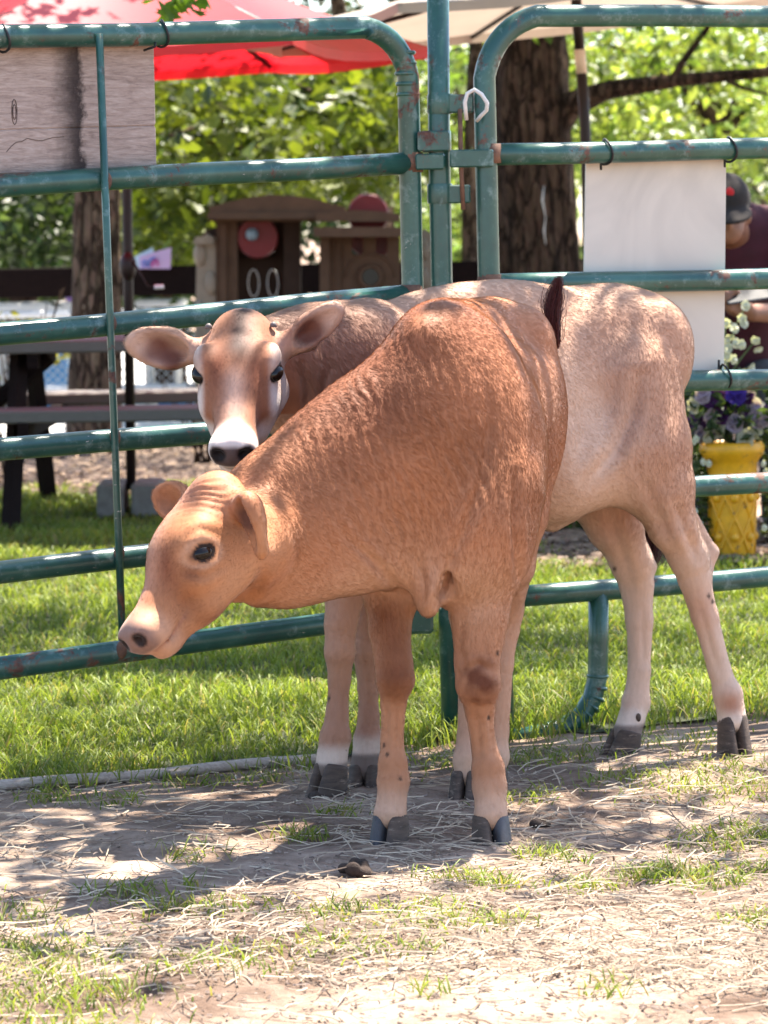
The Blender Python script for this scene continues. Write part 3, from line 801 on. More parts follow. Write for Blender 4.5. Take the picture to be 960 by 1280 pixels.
def over():
    L = LIMBS[rng.integers(0, 3)]; t = rng.uniform(.25, 1) * 3; i = min(int(t), 2); u = t - i
    return np.array(L[i]) * (1 - u) + np.array(L[i + 1]) * u + rng.normal(size=3) * np.array([.75, .6, .3]) + np.array([.1, .75, .1])
cen, k = clumps(125, 62, over, (.20, .20, .10))
ex_, ke = clumps(46, 62, lambda: np.array([rng.uniform(-2.6, 2.2), rng.uniform(9.3, 12.8), rng.uniform(3.5, 4.5)]), (.22, .16, .10))  # extra clumps out of view, added to shade the lawn in bands
cen = np.concatenate([cen, ex_]); k = np.concatenate([k, ke + k.max() + 1])
tip, k3 = clumps(1, 13, lambda: at(222, 2, 9.47), (.06, .06, .025))
ok = (cen[:, 2] > 2.35)
cen = np.concatenate([cen[ok], tip]); k = np.concatenate([k[ok], k3 + k.max() + 1])
leaf_cloud(cen, rng.uniform(.06, .10, len(cen)), leaf_cols(len(cen), (.07, .15, .018), (.16, .24, .03), k), MAT['leaf'], 'crown', stt, True)

# ------------------------------------------------------------------ umbrellas and picnic table
def umbrella(apex, rim_r, rim_z, n, rot, cloth_m, root, sag=.10, rib=True, tilt=(0, 0)):
    cx, cy, cz = apex; rings = 7; sub = 6
    V = []; F_ = []
    def rim(k): a = rot + 2 * math.pi * k / n; return np.array([cx + rim_r * math.cos(a), cy + rim_r * math.sin(a), rim_z + tilt[0] * math.cos(a) + tilt[1] * math.sin(a)])
    A = np.array(apex, float)
    for k in range(n):
        p, q = rim(k), rim(k + 1); base = len(V)
        for i in range(rings + 1):
            t = i / rings
            for j in range(sub + 1):
                u = j / sub
                e = A + ((p * (1 - u) + q * u) - A) * t
                bow = math.sin(math.pi * u)
                e = e + (A * 1 - e) * np.array([1, 1, 0]) * (.09 * bow * t * t) + np.array([0, 0, -.035 * math.sin(math.pi * t) - sag * .3 * bow * t])
                V.append(e)
        for i in range(rings):
            for j in range(sub):
                a = base + i * (sub + 1) + j; F_.append((a, a + 1, a + sub + 2, a + sub + 1))
        # hem strip hanging from the rim
        b2 = len(V)
        for j in range(sub + 1):
            e = np.array(V[base + rings * (sub + 1) + j]); V.append(e); V.append(e + np.array([0, 0, -.035]))
        for j in range(sub): F_.append((b2 + 2 * j, b2 + 2 * j + 2, b2 + 2 * j + 3, b2 + 2 * j + 1))
    mb = MB(); mb.add(V, F_)
    mb.build('canopy', cloth_m, root, True, 40)
    if rib:
        for k in range(n):
            p = rim(k); q = A + (p - A) * .995
            MB().tube([A + np.array([0, 0, -.04]), (A + q) / 2 + np.array([0, 0, -.055]), q + np.array([0, 0, -.012])], .010, 6).build('rib', MAT['blackpole'], root, True)
    MB().lathe([(.05, -.05), (.05, -.02), (.03, .02), (.012, .06), (.004, .08)], A, 12).build('finial', MAT['blackpole'], root, True)

YU = 12.6
base = gp(163, 640); UB = np.array([base[0], base[1], 0])
um = empty('patio_umbrella', UB, 'red patio umbrella with a black crank pole over the picnic table', 'umbrella')
ptop = at(154, -92, YU)
MB().tube([at(164, 612, YU), at(160, 330, YU), at(158, 200, YU), ptop], .019, 12).build('pole', MAT['blackpole'], um, True)
umbrella(tuple(ptop), 1.15, at(154, 66, YU)[2], 6, math.radians(4), MAT['redcloth'], um, .10)
c = at(160, 333, YU - .02)
hs = MB().ball(c, (.032, .035, .055), seg=12, rng_=8).build('crank_housing', MAT['blackpole'], um, True)
MB().tube([c + [.02, -.02, .02], c + [.05, -.04, -.03], c + [.075, -.05, -.075], c + [.10, -.05, -.078]], .005, 6).build('crank_arm', MAT['blackpole'], hs, True)
MB().tube([c + [.10, -.05, -.078], c + [.135, -.05, -.077]], .009, 8).build('crank_grip', MAT['whiteplastic'], hs, True)
ub = empty('umbrella_base', UB, 'two grey concrete blocks weighing down the red umbrella pole', 'umbrella base')
for x0, x1 in ((124, 158), (167, 205)):
    a, b = at(x0, 620, YU), at(x1, 620, YU)
    MB().box(((a + b) / 2)[:2].tolist() + [.068], (b[0] - a[0], .28, .136), bevel=.012).build('block', MAT['concrete'], ub)

tb = empty('picnic_table', G0(at(-60, 640, 12.5)), 'grey plank picnic table with dark frame under the red umbrella', 'picnic table')
xr_top = at(168, 436, 12.2)[0]; xr_seat = at(285, 520, 11.85)[0]; xl = at(-700, 500, 12.2)[0]
ztop = at(80, 434, 12.2)[2]; zseat = at(80, 521, 11.85)[2]
for j in range(5):
    if j == 2:
        MB().box(((xl + xr_top - .06) / 2, 12.28 + j * .145, ztop), (xr_top - .06 - xl, .135, .045), bevel=.006).build('top_plank', MAT['greyplank'], tb)
    else:
        MB().box(((xl + xr_top) / 2, 12.28 + j * .145, ztop), (xr_top - xl, .135, .045), bevel=.006).build('top_plank', MAT['greyplank'], tb)
for y_ in (11.85, 11.995, 13.15, 13.295):
    MB().box(((xl + xr_seat) / 2, y_ + .07, zseat), (xr_seat - xl, .135, .045), bevel=.006).build('seat_plank', MAT['greyplank'], tb)
for x_ in (at(20, 500, 12.2)[0], xl + .4):
    for s, y0, y1 in ((1, 12.35, 11.9), (-1, 12.8, 13.3)):
        MB().tube([(x_, y0, ztop - .03), (x_ - .0, y1, .0)], .035, 4).build('leg', MAT['darkwood'], tb)
    MB().box((x_ + .06, 12.6, zseat - .05), (.04, 1.5, .06)).build('seat_beam', MAT['darkwood'], tb)
    MB().box((x_ + .06, 12.58, ztop - .05), (.04, .7, .055)).build('top_beam', MAT['darkwood'], tb)
a, b = at(-10, 505, 12.35), at(62, 446, 12.35)
MB().tube([a, b], .03, 6).build('brace', MAT['darkwood'], tb)

um2 = empty('patio_umbrella', G0(at(737, 560, 12.4)), 'tan patio umbrella on a dark leaning pole behind the right gate', 'umbrella')
YU2 = 12.4
p0, p1, p2, p3 = at(740, 560, YU2), at(731, 150, YU2), at(722, 30, YU2), at(716, -70, YU2)
p0[2] = 0
MB().tube([p0, at(733, 200, YU2), p1, at(727, 92, YU2)], .020, 12).build('pole', MAT['blackpole'], um2, True)
MB().tube([at(727, 92, YU2), at(724.5, 62, YU2)], .0205, 12).build('pole_sleeve', MAT['creampole'], um2, True)
MB().tube([at(724.5, 62, YU2), p2, p3], .0195, 12).build('upper_pole', MAT['blackpole'], um2, True)
umbrella(tuple(p3), 1.30, at(720, 5, YU2)[2], 8, math.radians(15), MAT['tancloth'], um2, .06, True, (.12, 0))

# ------------------------------------------------------------------ dark rail fence and chain link behind
fe = empty('rail_fence', (0, 18.3, 0), 'dark brown board fence crossing behind the trees', 'fence')
z0, z1 = at(100, 372, 18.3)[2], at(100, 335, 18.3)[2]
xx = [-4.6, -2.75, -.75, 1.2, 3.1, 5.0]
for i in range(5):
    MB().box(((xx[i] + xx[i + 1]) / 2, 18.3, (z0 + z1) / 2 + .004 * (i % 2)), (xx[i + 1] - xx[i] - .012, .04, z1 - z0), bevel=.004).build('board', MAT['darkwood'], fe)
for x_ in xx: MB().box((x_, 18.37, .46), (.10, .10, .92), bevel=.006).build('post', MAT['darkwood'], fe)

cl = empty('chain_link_fence', (-1.2, 19.6, 0), 'white-railed chain link fence behind the picnic table', 'fence')
yl = 19.6; zt, zb_ = at(100, 392, yl)[2], at(100, 486, yl)[2]
for z_ in (zt, zb_): MB().tube([(-4.2, yl, z_), (1.0, yl, z_)], .022, 10).build('rail', MAT['whiteplastic'], cl, True)
for x_ in (-4.2, -2.9, -1.35, -.2, 1.0): MB().tube([(x_, yl + .05, 0), (x_, yl + .05, zt + .03)], .024, 10).build('post', MAT['galv'], cl, True)
mb = MB(); st_ = .055; hgt = zt - zb_
for i in range(int(5.2 / st_) + 10):
    x0 = -4.2 - hgt + i * st_
    for s in (1, -1):
        a = np.array([x0 if s > 0 else x0 + hgt, yl + .004 * s, zb_]); b = np.array([x0 + hgt if s > 0 else x0, yl + .004 * s, zt])
        mb.tube([a, b], .0028, 3)
tag(mb.build('wire_mesh', MAT['galv'], cl), kind='stuff')

# plastic things standing beyond the fence
w1 = empty('folding_table', (-1.75, 20.6, 0), 'long white folding table beyond the chain link fence', 'table')
a, b = at(-80, 372, 20.6), at(96, 372, 20.6); z_ = at(0, 384, 20.6)[2]
MB().box(((a[0] + b[0]) / 2, 20.6, z_), (b[0] - a[0], .5, .05), bevel=.01).build('table_top', MAT['whiteplastic'], w1)
for x_ in (a[0] + .1, b[0] - .1):
    for dy in (-.2, .2): MB().tube([(x_, 20.6 + dy, z_ - .02), (x_, 20.6 + dy, .008)], .014, 8).build('leg', MAT['galv'], w1, True)
tz = z_ + .026
tag(MB().lathe([(.03, 0), (.036, .03), (.034, .10), (.02, .12), (.012, .13)], (at(90, 372, 20.55)[0], 20.5, tz), 12).build('purple_bottle', MAT['purpleplastic'], None, True), 'small purple container on the white folding table', 'container')
w2 = empty('folding_table', (-1.1, 20.9, 0), 'short white folding table right of the slim trunk', 'table')
a, b = at(172, 380, 20.9), at(232, 380, 20.9); z2 = at(200, 378, 20.9)[2]
MB().box(((a[0] + b[0]) / 2, 20.9, z2), (b[0] - a[0], .45, .045), bevel=.01).build('table_top', MAT['whiteplastic'], w2)
for x_ in (a[0] + .06, b[0] - .06):
    for dy in (-.17, .17): MB().tube([(x_, 20.9 + dy, z2 - .02), (x_, 20.9 + dy, .008)], .014, 8).build('leg', MAT['galv'], w2, True)
def tub(px0, px1, py0, py1, Y, mat, lab, nm='storage_tub'):
    a, b = at(px0, py1, Y), at(px1, py0, Y); cx = (a[0] + b[0]) / 2; w = b[0] - a[0]; h = b[2] - .01
    o = empty(nm, (cx, Y, 0), lab, 'tub')
    rings = [[(cx + sx * w / 2 * k, Y + sy * .18 * k, z) for sx, sy in ((-1, -1), (1, -1), (1, 1), (-1, 1))] for k, z in ((.8, .01), (.97, h * .9), (1.0, h * .9), (1.0, h))]
    MB().loft(rings).build('body', MAT[mat], o)
    MB().box((cx, Y, h + .012), (w * 1.06, .40, .022), bevel=.008).build('lid', MAT['whiteplastic'], o)
tub(50, 88, 432, 470, 20.4, 'blueplastic', 'blue storage tub behind the chain link fence at the left')
tub(198, 246, 495, 530, 20.3, 'blueplastic', 'pale blue tub low behind the fence beside the playhouse')
tub(-60, 5, 420, 470, 20.5, 'whiteplastic', 'white tub behind the fence at the left edge')

# bare twiggy shrub at the left
sh = empty('shrub', G0(at(15, 545, 14.6)), 'bare twiggy shrub with a few yellow-green leaves behind the picnic table', 'shrub')
for i in range(16):
    b0 = G0(at(15 + rng.uniform(-14, 14), 545, 14.6)); t = at(15 + rng.uniform(-60, 75), rng.uniform(345, 430), 14.6 + rng.uniform(-.2, .2)); m_ = (b0 + t) / 2 + rng.normal(size=3) * .05
    MB().tube([b0, m_, t], [.006, .0045, .002], 5).build('twig', MAT['bark'], sh, True)
cen, k = clumps(9, 9, lambda: at(rng.uniform(-30, 80), rng.uniform(400, 510), 14.6 + rng.uniform(-.15, .15)), (.03, .05, .03))
leaf_cloud(cen, rng.uniform(.035, .06, len(cen)), leaf_cols(len(cen), (.2, .2, .03), (.35, .32, .06), k), MAT['leaf'], 'foliage', sh)
sh = empty('shrub', G0(at(250, 535, 15.2)), 'bare dark twigs growing beside the playhouse', 'shrub')
for i in range(11):
    b0 = G0(at(250 + rng.uniform(-10, 12), 535, 15.2)); t = at(250 + rng.uniform(-55, 30), rng.uniform(445, 505), 15.2 + rng.uniform(-.2, .2)); m_ = (b0 + t) / 2 + rng.normal(size=3) * .04
    MB().tube([b0, m_, t], [.007, .005, .002], 5).build('twig', MAT['bark'], sh, True)

# greeting cards stuck on the dark board
MAT['card'] = simple('pink_lilac_card', (.62, .36, .60), (.55, .42, .66), 4, .6, 0)
MAT['cardblue'] = simple('pale_blue_card', (.45, .60, .72), (.5, .62, .75), 4, .6, 0)
MAT['inkblue'] = simple('blue_ink', (.08, .20, .60), (.06, .16, .5), 9, .6, 0); MAT['inkred'] = simple('magenta_ink', (.55, .03, .28), (.5, .04, .3), 9, .6, 0)
def card(pix, Y, mat, nm, lab):
    q = [at(x, y, Y) for x, y in pix]; o = empty(nm, q[0], lab, 'card')
    mb = MB(); bk = np.array([0, .004, 0])
    mb.add(q + [p + bk for p in q], [(3, 2, 1, 0), (4, 5, 6, 7), (0, 1, 5, 4), (1, 2, 6, 5), (2, 3, 7, 6), (3, 0, 4, 7)]); mb.build('sheet', MAT[mat], o); return o
card([(172, 336), (196, 336), (191, 309), (168, 321)], 18.26, 'cardblue', 'greeting_card', 'pale blue card behind the pink card on the dark fence board')
cd = card([(175, 336), (213, 336), (214, 309), (174, 321)], 18.24, 'card', 'greeting_card', 'pink card with a blue and magenta drawing on the dark fence board')
MB().tube([at(x, y, 18.235) for x, y in ((177, 330), (181, 326), (186, 329), (189, 324), (194, 322))], .006, 5).build('drawing', MAT['inkblue'], cd, True)
MB().tube([at(x, y, 18.235) for x, y in ((190, 333), (192, 326), (196, 324), (197, 332))], .006, 5).build('drawing', MAT['inkred'], cd, True)
MB().tube([at(x, y, 18.235) for x, y in ((178, 334), (183, 331), (188, 334))], .005, 5).build('drawing', MAT['inkblue'], cd, True)

# ------------------------------------------------------------------ toy playhouse
YP = 17.2
ph_ = empty('playhouse', G0(at(370, 545, YP)), 'brown plastic toy playhouse with red discs and arched roof', 'playhouse')
SC = FPX / YP
def arch(x0, x1, yb, yt, rise, n=12):
    pts_ = [(x0, yb), (x1, yb), (x1, yt)]
    for i in range(1, n): t = i / n; pts_.append((x1 + (x0 - x1) * t, yt - rise * math.sin(math.pi * t)))
    pts_.append((x0, yt)); return pts_
EXP, EYP = np.array([1.0, 0, 0]), np.array([0, 0, 1.0])
def slab(pix, Y, depth, name, mat, parent=ph_, smooth=False):
    q = [at(x, y, Y) for x, y in pix]; a = [p + [0, -depth / 2, 0] for p in q]; b = [p + [0, depth / 2, 0] for p in q]
    return MB().loft([b, a]).build(name, MAT[mat], parent)
# left bay
slab(arch(264, 432, 277, 259, 15), YP - .06, .36, 'roof', 'play')
slab([(262, 274), (434, 274), (434, 266), (262, 266)], YP - .10, .46, 'roof_trim', 'play')
slab([(271, 545), (297, 545), (297, 276), (271, 276)], YP - .05, .10, 'corner_post', 'play')
slab([(275, 545), (283, 545), (283, 280), (275, 280)], YP - .11, .02, 'post_rib', 'play')
slab([(355, 545), (376, 545), (376, 276), (355, 276)], YP - .02, .12, 'corner_post', 'playdark')
slab([(297, 545), (355, 545), (355, 322), (297, 322)], YP + .12, .05, 'door_panel', 'playdark')
slab([(297, 322), (355, 322), (355, 276), (297, 276)], YP + .16, .03, 'back_wall', 'playdark')
def disc(px, py, Y, rpx, depth, name, mat, parent=ph_):
    c = at(px, py, Y); r = rpx / SC; n = 28
    prof = [(r * .94, -depth / 2), (r, -depth / 4), (r, depth / 4), (r * .94, depth / 2)]
    rings = [[c + np.array([rr * math.cos(2*math.pi*k/n), yy, rr * math.sin(2*math.pi*k/n)]) for k in range(n)] for rr, yy in prof]
    return MB().loft(rings).build(name, MAT[mat], parent, True, 35)
dsc = disc(322, 297, YP - .06, 26, .06, 'red_disc', 'playred')
MB().ball(at(315, 293, YP - .12), .033, seg=14, rng_=9).build('ball_knob', MAT['blueball'], dsc, True)
for x_ in (317, 341):
    c = at(x_, 354, YP + .07); n = 18
    MB().tube([c + np.array([.028 * math.cos(a), 0, .07 * math.sin(a)]) for a in np.linspace(0, 2 * math.pi, n)], .0045, 6).build('chair_loop', MAT['whitewire'], ph_, True)
# right bay, lower and nearer
slab(arch(396, 500, 277, 268, 5), YP - .22, .40, 'roof', 'play')
slab([(393, 296), (503, 296), (503, 284), (393, 284)], YP - .26, .46, 'roof_trim', 'play')
disc(460, 268, YP + .02, 26, .05, 'red_disc', 'playred')
slab([(400, 545), (412, 545), (412, 292), (400, 292)], YP - .20, .14, 'corner_post', 'play')
slab([(412, 545), (426, 545), (426, 292), (412, 292)], YP - .17, .10, 'wall_panel', 'play')
slab([(426, 318), (440, 318), (440, 292), (426, 292)], YP - .17, .06, 'wall_panel', 'play')
slab([(454, 318), (470, 318), (470, 292), (454, 292)], YP - .17, .06, 'mullion', 'play')
slab([(484, 318), (500, 318), (500, 292), (484, 292)], YP - .17, .06, 'wall_panel', 'play')
slab([(426, 545), (500, 545), (500, 318), (426, 318)], YP - .17, .06, 'front_wall', 'play')
disc(454, 303, YP - .10, 16, .04, 'red_disc', 'playred'); disc(478, 303, YP - .10, 16, .04, 'red_disc', 'playred')
c = at(463, 346, YP - .21)
MB().tube([c + np.array([.055 * math.cos(a), 0, .055 * math.sin(a)]) for a in np.linspace(0, 2 * math.pi, 26)], .013, 8).build('porthole_ring', MAT['play'], ph_, True)
disc(463, 346, YP - .19, 12, .03, 'porthole', 'phone')
MB().tube([c + np.array([.125 * math.cos(a), .01, .115 * math.sin(a)]) for a in np.linspace(0, math.pi, 18)], .008, 6).build('arch_ridge', MAT['play'], ph_, True)
slab([(398, 545), (502, 545), (502, 532), (398, 532)], YP - .24, .10, 'plinth', 'playdark')
# cream side wall with rounded stone shapes
slab([(243, 545), (271, 545), (271, 300), (260, 292), (247, 300)], YP + .0, .16, 'side_wall', 'playcream')
for i in range(6):
    MB().ball(at(250 + (i % 2) * 14, 318 + i * 36, YP - .08), (.034, .022, .064), seg=10, rng_=7).build('stone', MAT['playcream'], ph_, True)
slab([(242, 305), (268, 305), (268, 296), (246, 296)], YP - .02, .22, 'wall_cap', 'playcream')
slab([(250, 298), (276, 298), (276, 283), (258, 287)], YP + .12, .1, 'slide_top', 'playdark')
slab([(524, 545), (540, 545), (540, 292), (530, 286), (524, 292)], YP + .1, .16, 'side_wall', 'playcream')
for i in range(6):
    MB().ball(at(531, 312 + i * 36, YP + .02), (.026, .022, .056), seg=10, rng_=7).build('stone', MAT['playcream'], ph_, True)

# ------------------------------------------------------------------ yellow planter and flowers
YQ = 10.55
pc = gp(916, 706); PC = np.array([pc[0], pc[1], 0.0]); SQ = FPX / PC[1]
pl = empty('planter', PC, 'bright yellow ornate planter pot behind the right gate', 'planter')
def yellow_mat():
    m, nt, bs, out = new_mat('chipped_yellow_paint')
    n = noise(nt, 14, 6, .7, coords(nt)); base_ = ramp(nt, n.outputs[0], [(.3, (.52, .25, .006)), (.65, (.80, .37, .008))]).outputs[0]
    ch = ramp(nt, noise(nt, 26, 7, .75, coords(nt, (1.3, 1, 1))).outputs[0], [(.60, (0,0,0)), (.62, (1,1,1))])
    nt.links.new(mixc(nt, ch.outputs[0], base_, (.09, .06, .045)), bs.inputs['Base Color'])
    bs.inputs['Roughness'].default_value = .45
    bump(nt, bs, ch.outputs[0], .3, .004); return m
MAT['yellow'] = yellow_mat()
prof = [(.055, 0), (.062, .005), (.066, .02), (.0685, .12), (.073, .22), (.077, .29), (.078, .315), (.085, .33), (.097, .345), (.101, .358), (.100, .372), (.094, .382), (.084, .384), (.078, .37), (.072, .33)]
MB().lathe(prof, PC, 40).build('pot', MAT['yellow'], pl, True)
for i in range(8):
    for s in (1, -1):
        a0 = i * math.pi / 4; ptsx = []
        for t in np.linspace(0, 1, 9):
            z = .03 + .245 * t; r_ = np.interp(z, [p[1] for p in prof[:7]], [p[0] for p in prof[:7]]) + .001
            a = a0 + s * t * math.pi / 2
            ptsx.append(PC + np.array([r_ * math.cos(a), r_ * math.sin(a), z]))
        MB().tube(ptsx, .0048, 6).build('lattice_rib', MAT['yellow'], pl, True)
for i in range(8):
    for j, z in enumerate((.091, .213)):
        a = i * math.pi / 4 + math.pi / 8 * 0 + (0 if j == 0 else 0); r_ = np.interp(z, [p[1] for p in prof[:7]], [p[0] for p in prof[:7]])
        a += math.pi / 4 * (.5 if True else 0) * (j == 9)
        MB().ball(PC + np.array([r_ * math.cos(a), r_ * math.sin(a), z]), (.014, .014, .016), seg=8, rng_=5).build('boss', MAT['yellow'], pl, True)
MB().lathe([(.079, .345), (.070, .352), (.02, .358)], PC, 20).build('soil', MAT['clod'], pl, True)

def pansy(name, c, r, faces, col, edge, parent):
    """five ruffled petals"""
    c = np.asarray(c, float); nrm = norm(faces); u = norm(np.cross(nrm, [0, 0, 1])); v = np.cross(nrm, u)
    V, F_, Cl = [], [], []
    for p, (a, rr, sz) in enumerate(((90, .55, .62), (35, .5, .62), (145, .5, .62), (200, .5, .6), (-20, .5, .6), (270, .5, .7))):
        a = math.radians(a); pc_ = c + (u * math.cos(a) + v * math.sin(a)) * r * rr + nrm * (.002 * p)
        b = len(V); V.append(pc_ * .6 + c * .4 - nrm * r * .1); Cl.append(col)
        for k in range(10):
            t = 2 * math.pi * k / 10; V.append(pc_ + (u * math.cos(t) + v * math.sin(t)) * r * sz * (1 + .12 * math.sin(3 * t + p)) + nrm * r * .22 * math.sin(2 * t + p)); Cl.append(edge)
        F_ += [(b, b + 1 + k, b + 1 + (k + 1) % 10) for k in range(10)]
    return mesh_np(name, np.array(V), [i for f in F_ for i in f], [3] * len(F_), MAT['flower'], parent, True, np.array(Cl))
pn = empty('pansy_plant', PC + [0, 0, .36], 'purple and white pansies spilling over the yellow planter', 'flowers')
cen = PC + np.array([-.015, 0, .47]) + rng.normal(size=(420, 3)) * np.array([.075, .06, .045])
leaf_cloud(cen, rng.uniform(.03, .055, len(cen)), leaf_cols(len(cen), (.018, .035, .012), (.06, .09, .03)), MAT['leaf'], 'foliage', pn)
for i in range(34):
    x, y = rng.uniform(864, 958), rng.uniform(492, 552)
    c = at(x, y, PC[1] - .03 - .05 * rng.random())
    kind = rng.random()
    if kind < .45: cc, ee = (.05, .008, .05), (.10, .03, .13)
    elif kind < .8: cc, ee = (.12, .04, .12), (.42, .34, .42)
    else: cc, ee = (.3, .25, .08), (.55, .52, .46)
    pansy('flower', c, rng.uniform(.017, .028), (rng.normal() * .5, -1, .3 + rng.normal() * .4), cc, ee, pn)
pansy('flower', at(920, 493, PC[1] - .1), .032, (0, -1, .3), (.03, .01, .13), (.05, .02, .22), pn)
for i in range(14):
    a = PC + [rng.normal() * .03, rng.normal() * .03, .36]; b = a + [rng.normal() * .05, -.03, .10]
    MB().tube([a, (a + b) / 2 + [0, 0, .02], b], .002, 5).build('stem', MAT['grass'] if False else simple('stem_green%d' % i if False else 'stem_green', (.05, .09, .02), None, 20, .6, 0) if i == 0 else bpy.data.materials['stem_green'], pn, True)

wf = empty('white_flowers', PC + [.03, .12, .0], 'tall white snapdragon stalks rising behind the white panel', 'flowers')
for stem in ([(905, 545), (907, 480), (912, 430), (925, 395), (932, 385)], [(908, 545), (912, 470), (925, 450), (942, 428), (946, 424)], [(900, 545), (904, 470), (906, 430), (906, 405)], [(915, 545), (925, 480), (938, 462)]):
    q = [at(x, y, PC[1] + .16) for x, y in stem]
    MB().tube(q, [.003] * (len(q) - 1) + [.0015], 5).build('stem', bpy.data.materials['stem_green'], wf, True)
for x, y in ((932, 383), (928, 398), (929, 405), (918, 412), (914, 420), (908, 404), (907, 425), (911, 436), (920, 430), (926, 431), (945, 425), (947, 436), (910, 446), (916, 450), (905, 455), (938, 460), (930, 463), (903, 440)):
    pansy('flower', at(x, y, PC[1] + .14), .014, (rng.normal() * .6, -1, rng.normal() * .5), (.45, .45, .30), (.72, .72, .66), wf)
gx = empty('trailing_plant', PC + [-.12, .02, 0], 'green trailing plant with tiny white blooms left of the yellow planter', 'plant')
cen = np.array([at(rng.uniform(856, 890), 540 + 150 * rng.random() ** .8, PC[1] + rng.uniform(-.06, .10)) for _ in range(520)])
leaf_cloud(cen, rng.uniform(.02, .04, len(cen)), leaf_cols(len(cen), (.03, .055, .015), (.09, .13, .04)), MAT['leaf'], 'foliage', gx)
for x, y in ((871, 549), (866, 553), (880, 578), (886, 580), (873, 600), (868, 640), (876, 655), (862, 620)):
    pansy('flower', at(x, y, PC[1] - .08), .009, (rng.normal() * .4, -1, .3), (.6, .6, .45), (.75, .75, .7), gx)
gx = empty('leafy_plant', PC + [.2, .05, 0], 'dark leafy plant right of the yellow planter at the picture edge', 'plant')
cen = np.array([at(rng.uniform(952, 1010), 520 + 150 * rng.random(), PC[1] + rng.uniform(.0, .16)) for _ in range(520)])
leaf_cloud(cen, rng.uniform(.022, .045, len(cen)), leaf_cols(len(cen), (.02, .035, .012), (.07, .10, .03)), MAT['leaf'], 'foliage', gx)
for x, y in ((953, 580), (958, 590), (955, 660), (950, 540)):
    pansy('flower', at(x, y, PC[1] - .04), .009, (rng.normal() * .4, -1, .3), (.6, .6, .45), (.75, .75, .7), gx)
hd = empty('low_hedge', G0(at(705, 690, 11.6)), 'low clipped green hedge seen under the calf belly', 'hedge')
cen = np.array([at(rng.uniform(560, 790), 612 + 68 * rng.random(), 11.6 + rng.uniform(-.2, .25)) for _ in range(3800)])
leaf_cloud(cen, rng.uniform(.02, .04, len(cen)), leaf_cols(len(cen), (.03, .07, .012), (.10, .16, .03)), MAT['leaf'], 'foliage', hd)
for i in range(12):
    b0 = G0(at(580 + i * 18, 680, 11.6)); MB().tube([b0, b0 + [rng.normal() * .02, 0, .10], b0 + [rng.normal() * .05, 0, .22]], [.006, .005, .002], 5).build('stem', MAT['bark'], hd, True)

